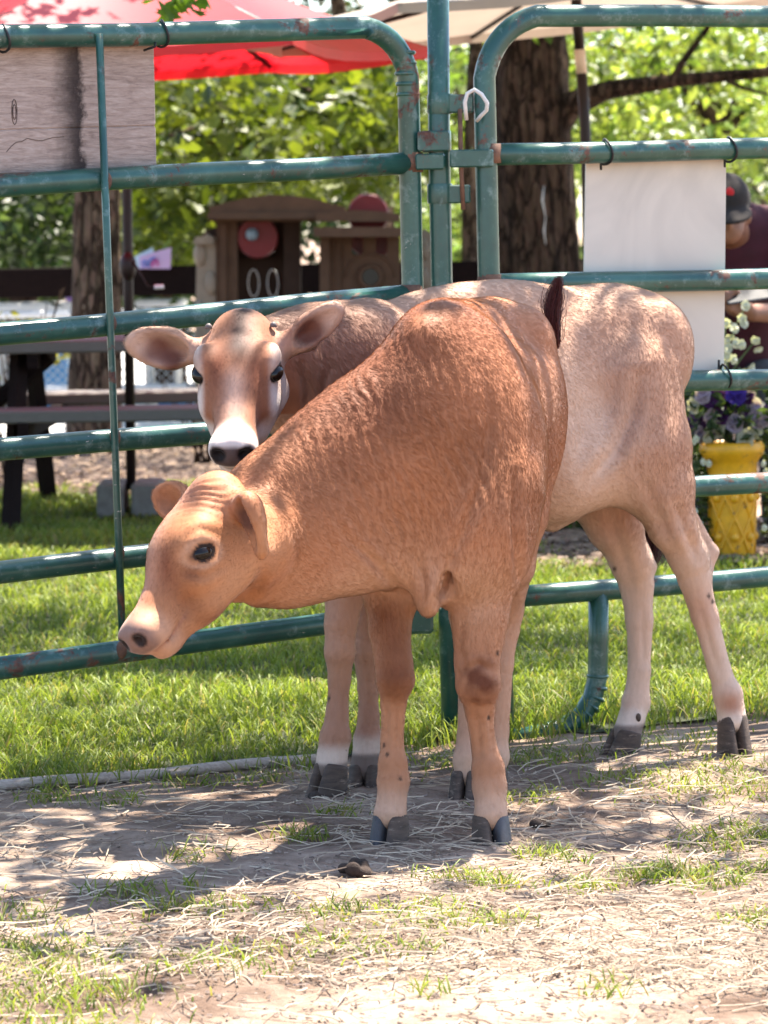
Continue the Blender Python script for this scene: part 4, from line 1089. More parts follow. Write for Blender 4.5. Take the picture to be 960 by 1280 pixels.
# ------------------------------------------------------------------ smooth bodies: blended solids turned into one skin
class Body:
    def __init__(s): s.p = []
    def rc(s, a, b, ra, rb, k=.03, ax=None, sq=1.0, op='add', flow=None, inf=0):
        s.p.append(dict(t='rc', a=np.asarray(a, float), b=np.asarray(b, float), ra=ra, rb=rb, k=k, ax=None if ax is None else norm(ax), sq=sq, op=op, flow=flow)); return s
    def chain(s, nodes, k=.02, ax=None, sq=1.0, flow=None):
        for (a, ra), (b, rb) in zip(nodes[:-1], nodes[1:]): s.rc(a, b, ra, rb, k, ax, sq, 'add', flow)
        return s
    def el(s, c, r, M=None, k=.04, op='add', flow=None):
        s.p.append(dict(t='el', c=np.asarray(c, float), r=np.asarray(r, float), M=np.eye(3) if M is None else np.asarray(M, float), k=k, op=op, flow=flow)); return s
    @staticmethod
    def d(q, P):
        if q['t'] == 'rc':
            ba = q['b'] - q['a']; pa = P - q['a']
            t = np.clip(pa @ ba / (ba @ ba + 1e-12), 0, 1)
            v = pa - t[:, None] * ba
            if q['ax'] is not None:
                v = v + ((1 / q['sq'] - 1) * (v @ q['ax']))[:, None] * q['ax']
            return (np.linalg.norm(v, axis=1) - (q['ra'] + (q['rb'] - q['ra']) * t)) * min(1.0, q['sq'])
        v = (P - q['c']) @ q['M']          # columns of M are the axes
        k0 = np.linalg.norm(v / q['r'], axis=1); k1 = np.linalg.norm(v / q['r'] ** 2, axis=1) + 1e-9
        return np.where(k0 < .02, -q['r'].min(), k0 * (k0 - 1) / k1)
    def bounds(s):
        lo, hi = np.full(3, 1e9), np.full(3, -1e9)
        for q in s.p:
            if q['op'] != 'add': continue
            if q['t'] == 'rc':
                r = max(q['ra'], q['rb']) * max(1, q['sq'])
                for p in (q['a'], q['b']): lo = np.minimum(lo, p - r); hi = np.maximum(hi, p + r)
            else:
                e = np.abs(q['M']) @ q['r']; lo = np.minimum(lo, q['c'] - e); hi = np.maximum(hi, q['c'] + e)
        return lo - .03, hi + .03
    def mesh(s, h=.005, nb=8):
        lo, hi = s.bounds()
        nblk = np.ceil((hi - lo) / (h * nb)).astype(int); N = nblk * nb
        bi = np.stack(np.meshgrid(*[np.arange(k) for k in nblk], indexing='ij'), -1).reshape(-1, 3)
        bc = lo + (bi + .5) * nb * h; rad = nb * h * .5 * 1.75
        def comb(cur, dd, q):
            k = q['k']
            if q['op'] == 'add':
                hh_ = np.clip(.5 + .5 * (cur - dd) / k, 0, 1); return cur + (dd - cur) * hh_ - k * hh_ * (1 - hh_)
            hh_ = np.clip(.5 - .5 * (cur + dd) / k, 0, 1); return cur + (-dd - cur) * hh_ + k * hh_ * (1 - hh_)
        cd = [Body.d(q, bc) for q in s.p]
        cur = np.full(len(bc), 1.0)
        for q, dd in zip(s.p, cd): cur = comb(cur, dd, q)
        act = np.abs(cur) < rad * 1.5
        offs = np.stack(np.meshgrid(*[np.arange(nb)] * 3, indexing='ij'), -1).reshape(-1, 3)
        ab = bi[act]; nA = len(ab)
        Pt = (lo + (ab[:, None, :] * nb + offs[None]) * h).reshape(-1, 3)
        val = np.full((nA, nb ** 3), 1.0); Pt = Pt.reshape(nA, nb ** 3, 3)
        for q, dd in zip(s.p, cd):
            sel = np.where(dd[act] < rad * 1.6 + q['k'] + .01)[0]
            if not len(sel): continue
            pp = Pt[sel].reshape(-1, 3); v = Body.d(q, pp).reshape(len(sel), -1)
            val[sel] = comb(val[sel], v, q)
        G = np.repeat(np.repeat(np.repeat(np.where(cur.reshape(nblk) < 0, -1.0, 1.0), nb, 0), nb, 1), nb, 2).astype(np.float32)
        gi = (ab[:, None, :] * nb + offs[None]).reshape(-1, 3)
        G[gi[:, 0], gi[:, 1], gi[:, 2]] = val.ravel()
        ins = G < 0
        c = np.zeros(np.array(G.shape) - 1, np.int8)
        for dx in (0, 1):
            for dy in (0, 1):
                for dz in (0, 1): c += ins[dx:dx + c.shape[0], dy:dy + c.shape[1], dz:dz + c.shape[2]]
        cells = np.argwhere((c > 0) & (c < 8))
        acc = np.zeros((len(cells), 3)); cnt = np.zeros(len(cells))
        cor = [(0,0,0),(1,0,0),(0,1,0),(1,1,0),(0,0,1),(1,0,1),(0,1,1),(1,1,1)]
        cv = np.stack([G[cells[:, 0] + a, cells[:, 1] + b, cells[:, 2] + e] for a, b, e in cor], 1)
        for i in range(8):
            for j in range(i + 1, 8):
                if sum(abs(a - b) for a, b in zip(cor[i], cor[j])) != 1: continue
                a, b = cv[:, i], cv[:, j]; m = (a < 0) != (b < 0)
                t = np.where(m, a / np.where(m, a - b, 1), 0)[:, None]
                p = np.array(cor[i]) + (np.array(cor[j]) - np.array(cor[i])) * t
                acc += p * m[:, None]; cnt += m
        V = lo + (cells + acc / cnt[:, None]) * h
        idx = np.full(c.shape, -1, np.int64); idx[cells[:, 0], cells[:, 1], cells[:, 2]] = np.arange(len(cells))
        quads = []
        for ax in range(3):
            u, w = (ax + 1) % 3, (ax + 2) % 3
            sl0 = [slice(None)] * 3; sl1 = [slice(None)] * 3; sl0[ax] = slice(0, -1); sl1[ax] = slice(1, None)
            e = np.argwhere(ins[tuple(sl0)] != ins[tuple(sl1)])
            e = e[(e[:, u] > 0) & (e[:, w] > 0) & (e[:, u] < G.shape[u] - 1) & (e[:, w] < G.shape[w] - 1)]
            du = np.zeros(3, int); du[u] = 1; dw = np.zeros(3, int); dw[w] = 1
            q = [e, e - du, e - du - dw, e - dw]
            q = np.stack([idx[k[:, 0], k[:, 1], k[:, 2]] for k in q], 1)
            flip = ins[e[:, 0], e[:, 1], e[:, 2]]
            q[~flip] = q[~flip][:, ::-1]
            quads.append(q[(q >= 0).all(1)])
        Q = np.concatenate(quads)
        return V, Q
    def flow_at(s, P):
        acc = np.zeros_like(P); 
        for q in s.p:
            if q['op'] != 'add' or q['flow'] is None: continue
            w = np.exp(-np.clip(Body.d(q, P), -.02, 1) / .018); acc += w[:, None] * np.asarray(q['flow'])
        return acc / (np.linalg.norm(acc, axis=1)[:, None] + 1e-9)

def vnormals(V, Q):
    fn = np.cross(V[Q[:, 2]] - V[Q[:, 0]], V[Q[:, 3]] - V[Q[:, 1]])
    N = np.zeros_like(V)
    for i in range(4): np.add.at(N, Q[:, i], fn)
    return N / (np.linalg.norm(N, axis=1)[:, None] + 1e-12), fn

def relax(V, Q, it=1, lam=.5):
    for _ in range(it):
        A = np.zeros_like(V); c = np.zeros(len(V))
        for i in range(4):
            for j in (1, 3):
                np.add.at(A, Q[:, i], V[Q[:, (i + j) % 4]]); np.add.at(c, Q[:, i], 1)
        V = V + lam * (A / np.maximum(c, 1)[:, None] - V)
    return V

def frame3(fwd, up):
    f_ = norm(fwd); u = norm(np.asarray(up, float) - (np.asarray(up, float) @ f_) * f_); return np.stack([f_, np.cross(u, f_), u], 1)

# ------------------------------------------------------------------ the man at the table edge
PX0 = at(908, 500, 11.2)[0]
def H_(px, py, Y): return at(px, py, Y)
head_c = H_(906, 262, 10.95)
neckb = np.array([PX0 + .03, 11.17, 1.03]); chest = np.array([PX0 + .03, 11.24, .86]); pelv = np.array([PX0 + .03, 11.36, .53])
shR, shL = np.array([PX0 - .17, 11.2, 1.0]), np.array([PX0 + .21, 11.2, 1.0])
elL = np.array([PX0 + .27, 11.05, .76]); wrL = H_(938, 391, 10.78); haL = H_(918, 380, 10.74)
elR = np.array([PX0 - .25, 11.05, .78]); wrR = H_(886, 385, 10.80); haR = H_(906, 372, 10.77)
hipL, hipR = pelv + [.09, -.02, -.02], pelv + [-.09, -.02, -.02]
knL, knR = np.array([PX0 + .14, 10.90, .50]), np.array([PX0 - .10, 10.90, .50])
anL, anR = np.array([PX0 + .14, 10.93, .08]), np.array([PX0 - .10, 10.93, .08])
bd_ = Body()
bd_.el(head_c + [0, .0, -.005], (.075, .095, .10), k=.02)
bd_.el(head_c + [0, -.055, -.065], (.052, .05, .05), k=.02)       # jaw
bd_.el(head_c + [0, -.108, -.045], (.014, .018, .022), k=.012)    # nose
bd_.el(head_c + [.076, .0, -.02], (.012, .02, .03), k=.008).el(head_c + [-.076, .0, -.02], (.012, .02, .03), k=.008)
bd_.rc(head_c + [0, .03, -.05], neckb, .055, .06, .03)
bd_.chain([(neckb, .10), (chest, .14), (pelv, .15)], .05, (0, 1, 0), .75)
bd_.rc(shR, shL, .075, .075, .05)
for sh_, e_, w_, h_, sg in ((shL, elL, wrL, haL, 1), (shR, elR, wrR, haR, -1)):
    bd_.chain([(sh_, .062), (e_, .044), (w_, .028)], .02)
    bd_.el((w_ + h_) / 2 + (h_ - w_) * .25, (.045, .022, .035), k=.02)
    d_ = norm(h_ - w_)
    for j, ln in enumerate((.055, .065, .06, .048)):
        b0 = h_ + np.array([0, -.004, .026 - j * .017]); m_ = b0 + d_ * ln * .55 + np.array([0, -.012, 0]); tpp = m_ + d_ * ln * .35 + np.array([0, .020, .0])
        bd_.chain([(b0 - d_ * .03, .0098), (m_, .009), (tpp, .008)], .006)
    bd_.chain([(w_ + d_ * .03 + np.array([0, -.015, .025]), .012), (h_ + np.array([0, -.02, .045]), .010), (h_ + d_ * .02 + np.array([0, -.012, .062]), .009)], .008)
for hp, kn, an in ((hipL, knL, anL), (hipR, knR, anR)):
    bd_.chain([(hp, .095), (kn, .062), (an + [0, .02, .06], .04), (an, .038)], .03)
    bd_.chain([(an + [0, .03, -.03], .04), (an + [0, -.14, -.04], .034)], .02)
V, Q = bd_.mesh(.0085)
person = empty('person', (PX0, 11.2, 0), 'seated person in dark cap and maroon shirt bent over a phone', 'person')
mesh_np('body', V, Q, np.full(len(Q), 4), MAT['skin'], person)
def clothes(name, build, mat):
    b_ = Body(); build(b_); V, Q = b_.mesh(.010); mesh_np(name, relax(V, Q, 1), Q, np.full(len(Q), 4), MAT[mat], person)
def shirt_b(b_):
    b_.chain([(neckb + [0, .01, -.02], .105), (chest, .158), (pelv + [0, 0, .02], .168)], .05, (0, 1, 0), .78)
    b_.rc(shR + [0, 0, .02], shL + [0, 0, .02], .095, .095, .05); b_.rc(neckb, neckb + [0, -.03, .03], .11, .075, .04)
    for sh_, e_ in ((shL, elL), (shR, elR)): b_.rc(sh_, sh_ + (e_ - sh_) * .72, .078, .066, .03)
clothes('shirt', shirt_b, 'shirt')
def trous_b(b_):
    b_.rc(hipL, hipR, .115, .115, .04)
    for hp, kn, an in ((hipL, knL, anL), (hipR, knR, anR)): b_.chain([(hp, .105), (kn, .074), (an + [0, .01, .03], .056)], .03)
clothes('trousers', trous_b, 'trousers')
def shoes_b(b_):
    for an in (anL, anR): b_.chain([(an + [0, .035, -.035], .046), (an + [0, -.15, -.045], .040)], .02)
clothes('shoes', shoes_b, 'phone')
b_ = Body()
b_.el(head_c + [0, .008, .028], (.085, .105, .094), k=.015)
b_.el(head_c + [0, -.085, -.012], (.080, .075, .016), frame3((1, 0, 0), (0, -.45, .9)), k=.015)
b_.el(head_c + [0, .0, -.085], (.12, .13, .075), op='sub', k=.012)
V, Q = b_.mesh(.005)
cp = mesh_np('cap', V, Q, np.full(len(Q), 4), MAT['cap'], person)
lg_c = head_c + [.006, -.092, .052]
MB().ball(lg_c, (.015, .006, .020), frame3((1, 0, 0), (0, -.5, .86)), 12, 7).build('red_emblem', MAT['redpatch'], cp, True)
fc = head_c + [0, -.105, -.035]
ph2 = H_(934, 369, 10.72)
tag(MB().box(ph2, (.145, .010, .07), frame3((1, .1, .12), (0, .8, .6)), .004).build('phone', MAT['phone'], None), 'black phone held in the hands of the seated person', 'phone')
ch_ = empty('camp_chair', (PX0 + .03, 11.45, 0), 'dark camp chair with pale top seam behind the seated person', 'chair')
MB().box((PX0 + .04, 11.62, at(950, 300, 11.62)[2] - .12), (.58, .03, .36), bevel=.01).build('backrest', MAT['trousers'], ch_)
MB().tube([(PX0 - .26, 11.60, at(950, 268, 11.62)[2]), (PX0 + .34, 11.60, at(950, 264, 11.62)[2])], .008, 8).build('top_seam', MAT['whiteplastic'], ch_, True)
MB().box((PX0 + .04, 11.36, .40), (.54, .5, .03), bevel=.01).build('seat', MAT['trousers'], ch_)
for sx in (-.25, .33):
    for sy in (11.15, 11.62):
        MB().tube([(PX0 + sx, sy, 0), (PX0 + sx, sy, .40 if sy < 11.5 else at(950, 268, 11.62)[2])], .012, 8).build('leg', MAT['phone'], ch_, True)

# ------------------------------------------------------------------ calves
class Head:
    def __init__(s, pos, fwd, up, sc, eye=(.136, .0635, -.040), tw=0.0): s.eye = eye; s.tw = tw; s.o = np.asarray(pos, float); s.M = frame3(fwd, up); s.s = sc
    def w(s, f, l, u): return s.o + s.M @ (np.array([f, l, u]) * s.s)
    def loc(s, P): return ((P - s.o) @ s.M) / s.s

def add_head(b, H, ears):
    w, s, M = H.w, H.s, H.M; ef, el_, eu = H.eye; fl = -M[:, 0] + .15 * M[:, 2]
    E_ = lambda c, r, k=.03, op='add', MM=None: b.el(w(*c), np.array(r) * s, M if MM is None else MM, k * s, op, fl if op == 'add' else None)
    C_ = lambda a, ra, c, rb, k=.025, op='add', ax=None, sq=1: b.rc(w(*a), w(*c), ra * s, rb * s, k * s, ax, sq, op, fl if op == 'add' else None)
    E_((.06, 0, -.05), (.095, .070, .070))
    E_((.0, 0, -.016), (.048, .052, .040), .035)                 # poll
    E_((.112, 0, -.038), (.088, .070, .065))                        # forehead
    C_((.13, 0, -.045), .052, (.27, 0, -.056), .032, .03)           # bridge
    for d in (1, -1):
        E_((ef - .018, d * (el_ - .006), eu + .020), (.034, .020, .022), .025)       # brow
        E_((.150, d * .052, -.068), (.040, .020, .024), .03)        # under the eye
        C_((.060, d * .034, -.110), .050, (.175, d * .022, -.108), .032, .03)   # cheek and jaw
        E_((.303, d * .024, -.052), (.024, .019, .022), .018)        # nostril wing
        E_((.270, d * .021, -.076), (.038, .021, .026), .022)       # upper lip
    E_((.290, 0, -.060), (.036, .032, .034), .022)
    C_((.17, 0, -.108), .034, (.262, 0, -.103), .022, .03)          # lower jaw
    E_((.275, 0, -.108), (.030, .028, .016), .015)                  # chin
    for d in (1, -1):
        E_((.330, d * .0265, -.051), (.018, .0130, .0105), .008, 'sub', M @ np.array([[math.cos(d*.5), -math.sin(d*.5), 0], [math.sin(d*.5), math.cos(d*.5), 0], [0, 0, 1]]))
        C_((.318, d * .020, -.089), .0022, (.225, d * .047, -.092), .0030, .010, 'sub')   # mouth
        # lids around the eye, the upper one hooded
        for t0, t1, rr, du, ru in () if eu > -.03 else ((-.35, 3.5, .0058, .0015, .0185), (3.3, 6.1, .0034, .000, .0190)):
            ct, st2 = math.cos(H.tw), math.sin(H.tw)
            pts_ = [w(ef + .0245 * math.cos(t) * ct - (du + ru * .86 * math.sin(t)) * st2, d * (el_ + .0025), eu + .0245 * math.cos(t) * st2 + (du + ru * .86 * math.sin(t)) * ct) for t in np.linspace(t0, t1, 7)]
            for p_, q_ in zip(pts_[:-1], pts_[1:]): b.rc(p_, q_, rr * s, rr * s, .006 * s, flow=fl)
    for (base, tip, opn, wid, root) in ears:
        base, tip = np.asarray(base, float), np.asarray(tip, float); dr = norm(tip - base); ln = np.linalg.norm(tip - base)
        on = norm(np.asarray(opn, float) - (np.asarray(opn, float) @ dr) * dr); wd_ = np.cross(on, dr)
        Me = np.stack([dr, wd_, on], 1); c = (base + tip) / 2
        b.rc(np.asarray(root, float), base + dr * .02, .028 * s, .022 * s, .02, flow=dr)
        b.el(c + dr * ln * .02, (ln * .54, wid * .5, .013), Me, .012, flow=dr)
        b.el(c - dr * ln * .16, (ln * .34, wid * .46, .022), Me, .014, flow=dr)
        b.rc(c, tip - dr * .006, .012, .005, .02, flow=dr)
        b.el(c + on * .017 + dr * ln * .0, (ln * .45, wid * .36, .018), Me, .008, 'sub')
        b.el(c + on * .016 - dr * ln * .22, (ln * .22, wid * .22, .024), Me, .010, 'sub')

def hoof(name, top, bottom, fwd, width, parent, mats=('hoof', 'hoof')):
    """two claws side by side: upright heel, sloping toe, narrow cleft"""
    top, bottom = np.asarray(top, float), np.asarray(bottom, float); f = norm([fwd[0], fwd[1], 0]); l = np.array([-f[1], f[0], 0])
    V, F_, mi = [], [], []
    prof = [(0, 1.0), (.06, 1.03), (.35, .97), (.7, .90), (.92, .86), (1.0, .80), (1.06, .60)]
    for ci, d in enumerate((1, -1)):
        n = 18; base = len(V)
        for t, sc in prof:
            c = bottom * (1 - t) + top * t
            toe = .046 - .020 * t; heel = .030 - .002 * t; half = width * .245 * sc
            cx = l * d * width * (.240 - .012 * t)
            for k in range(n):
                a = 2 * math.pi * k / n; x, y = math.cos(a), math.sin(a)
                fx = (toe * sc ** .5 if x > 0 else heel * sc ** .5) * x
                ly = half * (abs(y) ** .8) * (1 if y > 0 else -1) * (1 - .30 * max(x, 0) ** 2)
                inn = -d * half * .22 * max(x, 0) ** 1.5      # toes lean towards each other
                V.append(c + cx + f * fx + l * (ly + inn) + np.array([0, 0, .004 * max(x, 0) * (t > .5) - .006 * max(-x, 0) * (t > .5)]))
        R_ = len(prof)
        for i in range(R_ - 1):
            for k in range(n):
                F_.append((base + i * n + k, base + i * n + (k + 1) % n, base + (i + 1) * n + (k + 1) % n, base + (i + 1) * n + k)); mi.append(ci)
        F_.append(tuple(base + k for k in reversed(range(n)))); mi.append(ci)
        F_.append(tuple(base + (R_ - 1) * n + k for k in range(n))); mi.append(ci)
    return mesh_np(name, np.array(V), [i for f_ in F_ for i in f_], [len(f_) for f_ in F_], None, parent, True, mats=[MAT[m] for m in mats], midx=mi)

def leg_end(b, top, rtop, fet, past, hoofb, k=.012):
    """cannon to pastern; the leg flares slightly over the hoof"""
    b.chain([(top, rtop), (fet[0], fet[1]), (past[0], past[1])], k, flow=(0, 0, -1))

coat_mat = attr_mat('calf_hide', .62, .18, 0, .08, 160, .10, (1, 1, .25), .12)
def hair_mat():
    m, nt, bs, out = new_mat('calf_hair')
    a = nd(nt, 'ShaderNodeAttribute', attribute_name='hcol')
    hn = nd(nt, 'ShaderNodeAttribute', attribute_name='hnor'); nt.links.new(hn.outputs['Vector'], bs.inputs['Normal'])
    nt.links.new(a.outputs['Color'], bs.inputs['Base Color']); bs.inputs['Roughness'].default_value = .62
    bs.inputs['Specular IOR Level'].default_value = .16
    return m
MAT['hair'] = hair_mat()

def hnoise(P, f, seed=0):
    r = np.random.default_rng(seed); out = np.zeros(len(P))
    for k in range(5):
        d = r.normal(size=3) * f * (1.35 ** k); d2 = r.normal(size=3) * f
        out += np.sin(P @ d + r.uniform(0, 6.28) + 1.4 * np.sin(P @ d2 + r.uniform(0, 6.28)))
    return out / 5 * 1.6

def fur(name, V, Q, N, col, flow, length, parent, count, rad=.00022, lift=.13, seed=1):
    r = np.random.default_rng(seed)
    fn = np.cross(V[Q[:, 2]] - V[Q[:, 0]], V[Q[:, 3]] - V[Q[:, 1]]); A = np.linalg.norm(fn, axis=1)
    lenf = length[Q].mean(1)
    A = A * (lenf > .001)
    fi = r.choice(len(Q), count, p=A / A.sum()); u, v = r.random((2, count))
    w = np.stack([(1 - u) * (1 - v), u * (1 - v), u * v, (1 - u) * v], 1)
    q = Q[fi]; I = lambda arr: (arr[q] * w[..., None]).sum(1) if arr.ndim > 1 else (arr[q] * w).sum(1)
    P, n, c, t, L = I(V), I(N), I(col), I(flow), I(length)
    n /= np.linalg.norm(n, axis=1)[:, None] + 1e-9
    # clumps: direction wanders over a few centimetres
    s = np.cross(n, t)
    t = t + s * (.22 * hnoise(P, 30, 3) + .10 * hnoise(P, 150, 5))[:, None] + r.normal(size=(count, 3)) * .16
    t = t - n * (t * n).sum(1)[:, None]; t /= np.linalg.norm(t, axis=1)[:, None] + 1e-9
    up = lift * (1 + .15 * hnoise(P, 130, 9)) * r.uniform(.5, 1.4, count); up = np.clip(up, .05, .9)
    L = L * r.uniform(.6, 1.25, count)
    pts_ = np.stack([P - n * .0008, P + (n * (up * .9)[:, None] + t * .8) * (L * .5)[:, None], P + (n * (up * .75)[:, None] + t) * L[:, None]], 1)
    cu = bpy.data.hair_curves.new(name); cu.add_curves([3] * count)
    pp = (pts_ - origin_of(parent)).astype(np.float32)
    cu.attributes['position'].data.foreach_set('vector', pp.ravel())
    ra = cu.attributes.get('radius') or cu.attributes.new('radius', 'FLOAT', 'POINT')
    ra.data.foreach_set('value', np.tile(np.array([rad, rad * .8, rad * .15], np.float32), count))
    hc = cu.attributes.new('hcol', 'FLOAT_COLOR', 'CURVE')
    cc = np.ones((count, 4), np.float32); tone = r.normal(1, .06, count) * (1 + .05 * hnoise(P, 150, 21)); cc[:, :3] = np.clip(c * tone[:, None], 0, 1)
    hc.data.foreach_set('color', cc.ravel())
    hv = cu.attributes.new('hnor', 'FLOAT_VECTOR', 'CURVE'); nn_ = n + t * .25; nn_ /= np.linalg.norm(nn_, axis=1)[:, None]
    hv.data.foreach_set('vector', nn_.astype(np.float32).ravel())
    cu.materials.append(MAT['hair'])
    o = bpy.data.objects.new(name, cu); COL.objects.link(o); o.parent = parent
    return tag(o, kind='stuff')

def eyes(H, root):
    for d in (1, -1):
        c = H.w(H.eye[0], d * H.eye[1], H.eye[2])
        ct, st2 = math.cos(H.tw), math.sin(H.tw); RM = H.M @ np.array([[ct, 0, -st2], [0, 1, 0], [st2, 0, ct]])
        rr = (.0232, .0182, .0152) if H.tw else (.0235, .0180, .0165)
        e = MB().ball(c, np.array(rr) * H.s, RM, 22, 14).build('eye', MAT['eye'], root, True)

def eye_dist(L_, H):
    """distance to the nearer eye, measured in the eye's own almond"""
    out = None; ct, st2 = math.cos(H.tw), math.sin(H.tw)
    for d in (1, -1):
        q = L_ - np.array([H.eye[0], d * (H.eye[1] + .004), H.eye[2]])
        a = q[:, 0] * ct + q[:, 2] * st2; b = -q[:, 0] * st2 + q[:, 2] * ct
        e = np.sqrt((a / 1.0) ** 2 + (q[:, 1] / 1.6) ** 2 + (b / .72) ** 2)
        out = e if out is None else np.minimum(out, e)
    return out
def blend(col, w, c): return col * (1 - w[:, None]) + np.asarray(c) * w[:, None]
def sst(x, a, b): t = np.clip((x - a) / (b - a), 0, 1); return t * t * (3 - 2 * t)
def blob(P, c, r): return np.exp(-(np.linalg.norm(P - np.asarray(c), axis=1) / r) ** 2)

def creases(V, N, lines, ymax):
    """skin folds: each line is pressed in and its far lip raised a little"""
    pxy = px_of(V); vis = (N[:, 1] < .35) & (V[:, 1] < ymax); D = np.zeros(len(V)); idx = np.where(vis)[0]; P = pxy[idx]
    for pts_, a, w in lines:
        pts_ = np.array(pts_, float); best = np.full(len(P), 1e9); tt = np.zeros(len(P))
        for k in range(len(pts_) - 1):
            u, v = pts_[k], pts_[k + 1]; d = v - u; t = np.clip(((P - u) @ d) / (d @ d), 0, 1)
            e = np.linalg.norm(P - u - t[:, None] * d, axis=1); m = e < best; best[m] = e[m]; tt[m] = (k + t[m]) / (len(pts_) - 1)
        env = np.clip(np.sin(math.pi * np.clip(tt * .9 + .05, 0, 1)), 0, 1) ** .6
        D[idx] += env * (-a * np.exp(-(best / w) ** 2) + .45 * a * np.exp(-((best - 2.2 * w) / (1.1 * w)) ** 2))
    return V + N * D[:, None]

# ---------------- front calf: faces us, neck swung to the left, head lowered
FB = Body()
ax = norm([.13, .42, 0]); lat = np.array([ax[1], -ax[0], 0]); Mb = np.stack([ax, lat, np.array([0, 0, 1.0])], 1)
bk = ax * .75 + np.array([0, 0, -.65])
FB.el((.105, 5.88, .690), (.19, .132, .222), Mb, .05, flow=bk)
FB.el((.152, 6.05, .690), (.25, .150, .212), Mb, .05, flow=bk)
FB.el((.205, 6.21, .722), (.17, .135, .190), Mb, .05, flow=bk)
FB.el((.110, 5.90, .866), (.14, .05, .055), Mb, .06, flow=bk)                 # withers
FB.el((.175, 6.12, .880), (.20, .055, .042), Mb, .05, flow=bk)
FB.el((.275, 6.20, .855), (.05, .035, .045), Mb, .04, flow=bk)                # hip bone
FB.rc(at(596, 440, 5.90), at(622, 610, 5.80), .040, .050, .045, flow=(.1, .3, -1))   # shoulder blade
FB.el(at(668, 470, 5.98), (.09, .035, .09), Mb, .05, 'sub') if False else None                  # loin
FB.el(at(572, 660, 5.80), (.12, .135, .14), Mb, .05, flow=(-.2, 0, -1))       # breast
FB.el(at(610, 600, 5.85), (.11, .075, .165), Mb, .05, flow=(0, .3, -1))       # left shoulder blade
FB.el(at(512, 640, 5.86), (.11, .07, .13), Mb, .05, flow=(0, .3, -1))
FB.chain([(at(536, 705, 5.76), .062), (at(536, 742, 5.73), .030), (at(533, 752, 5.72), .014)], .03, (.9, .3, 0), .55, flow=(0, 0, -1))  # brisket fold
FB.chain([(at(552, 690, 5.73), .03), (at(540, 735, 5.71), .014)], .02, flow=(0, 0, -1))
nk = norm(np.array([.4, -1, .1]))
FB.chain([(at(555, 560, 5.86), .185), (at(490, 592, 5.78), .168), (at(410, 634, 5.70), .136), (at(340, 668, 5.63), .106), (at(303, 684, 5.58), .082)], .05, nk, .60, flow=(.78, .12, -.60))
HF = Head((-.289, 5.495, .634), (-.50, -.56, -.66), (-.64, -.24, .72), .93, (.136, .0635, -.038), .55)
FB.el(HF.w(.01, .0, -.125), (.075, .055, .07), HF.M, .05, flow=(.7, .1, -.4))
earsF = [(at(306, 618, 5.405), at(328, 694, 5.385), (-1, -.30, .12), .052, HF.w(.012, .058, -.045)),
         (at(232, 634, 5.58), at(196, 616, 5.60), (.3, -.9, -.2), .066, HF.w(.02, -.055, -.03))]
add_head(FB, HF, earsF)
dn = (0, 0, -1)
# forelegs
FB.chain([(at(508, 650, 5.85), .085), (at(489, 735, 5.82), .048), (at(487, 785, 5.80), .0365)], .02, flow=dn)
FB.chain([(at(487, 785, 5.80), .0365), (at(492, 828, 5.776), .0325), (at(494, 850, 5.766), .0335), (at(492, 878, 5.778), .0215), (at(490, 925, 5.780), .0190), (at(491, 955, 5.772), .0255), (at(492, 976, 5.765), .0280), (at(490, 1000, 5.757), .0245), (at(488, 1017, 5.752), .0295)], .007, flow=dn)
FB.chain([(at(616, 610, 5.82), .088), (at(606, 700, 5.80), .062), (at(600, 770, 5.79), .0490)], .022, flow=dn)
FB.chain([(at(600, 770, 5.79), .0490), (at(597, 832, 5.772), .0375), (at(598, 856, 5.764), .0380), (at(600, 888, 5.780), .0245), (at(605, 935, 5.782), .0212), (at(610, 962, 5.772), .0280), (at(612, 984, 5.766), .0300), (at(613, 1002, 5.758), .0265), (at(613, 1018, 5.752), .0305)], .007, flow=dn)
FB.el(at(628, 690, 5.86), (.03, .03, .05), Mb, .03, flow=dn)                      # elbow
FB.rc(at(652, 585, 5.90), at(651, 705, 5.90), .012, .018, .030, op='sub')         # fold behind the elbow
FB.rc(at(556, 735, 5.72), at(563, 690, 5.71), .012, .006, .025, op='sub')         # fold between breast and leg
FB.rc(at(512, 745, 5.75), at(500, 715, 5.74), .010, .006, .02, op='sub')
# hind legs
FB.chain([(at(642, 560, 6.22), .088), (at(640, 640, 6.18), .064), (at(638, 705, 6.22), .043), (at(632, 762, 6.31), .031), (at(630, 786, 6.315), .029)], .018, flow=dn)
FB.chain([(at(630, 786, 6.315), .029), (at(627, 830, 6.30), .0225), (at(622, 915, 6.28), .0210), (at(618, 945, 6.27), .0275), (at(616, 964, 6.26), .0235)], .008, flow=dn)
FB.chain([(at(585, 600, 6.24), .11), (at(585, 690, 6.20), .065), (at(588, 770, 6.30), .036), (at(589, 792, 6.30), .033)], .018, flow=dn)
FB.chain([(at(589, 792, 6.30), .033), (at(588, 835, 6.28), .0235), (at(586, 920, 6.25), .0210), (at(585, 950, 6.23), .0275), (at(584, 970, 6.22), .0235)], .008, flow=dn)
# tail, flicked up beside the rump
tailF = [(.262, 6.35, .845), (.290, 6.375, .845), at(694, 428, 6.36), at(693, 408, 6.345), at(691, 388, 6.34)]
FB.chain([(tailF[0], .024), (tailF[1], .013), (tailF[2], .008), (tailF[3], .006)], .01, flow=(0, 0, 1))
V, Q = FB.mesh(.0045)
V = relax(V, Q, 2, .5)
N, _ = vnormals(V, Q)
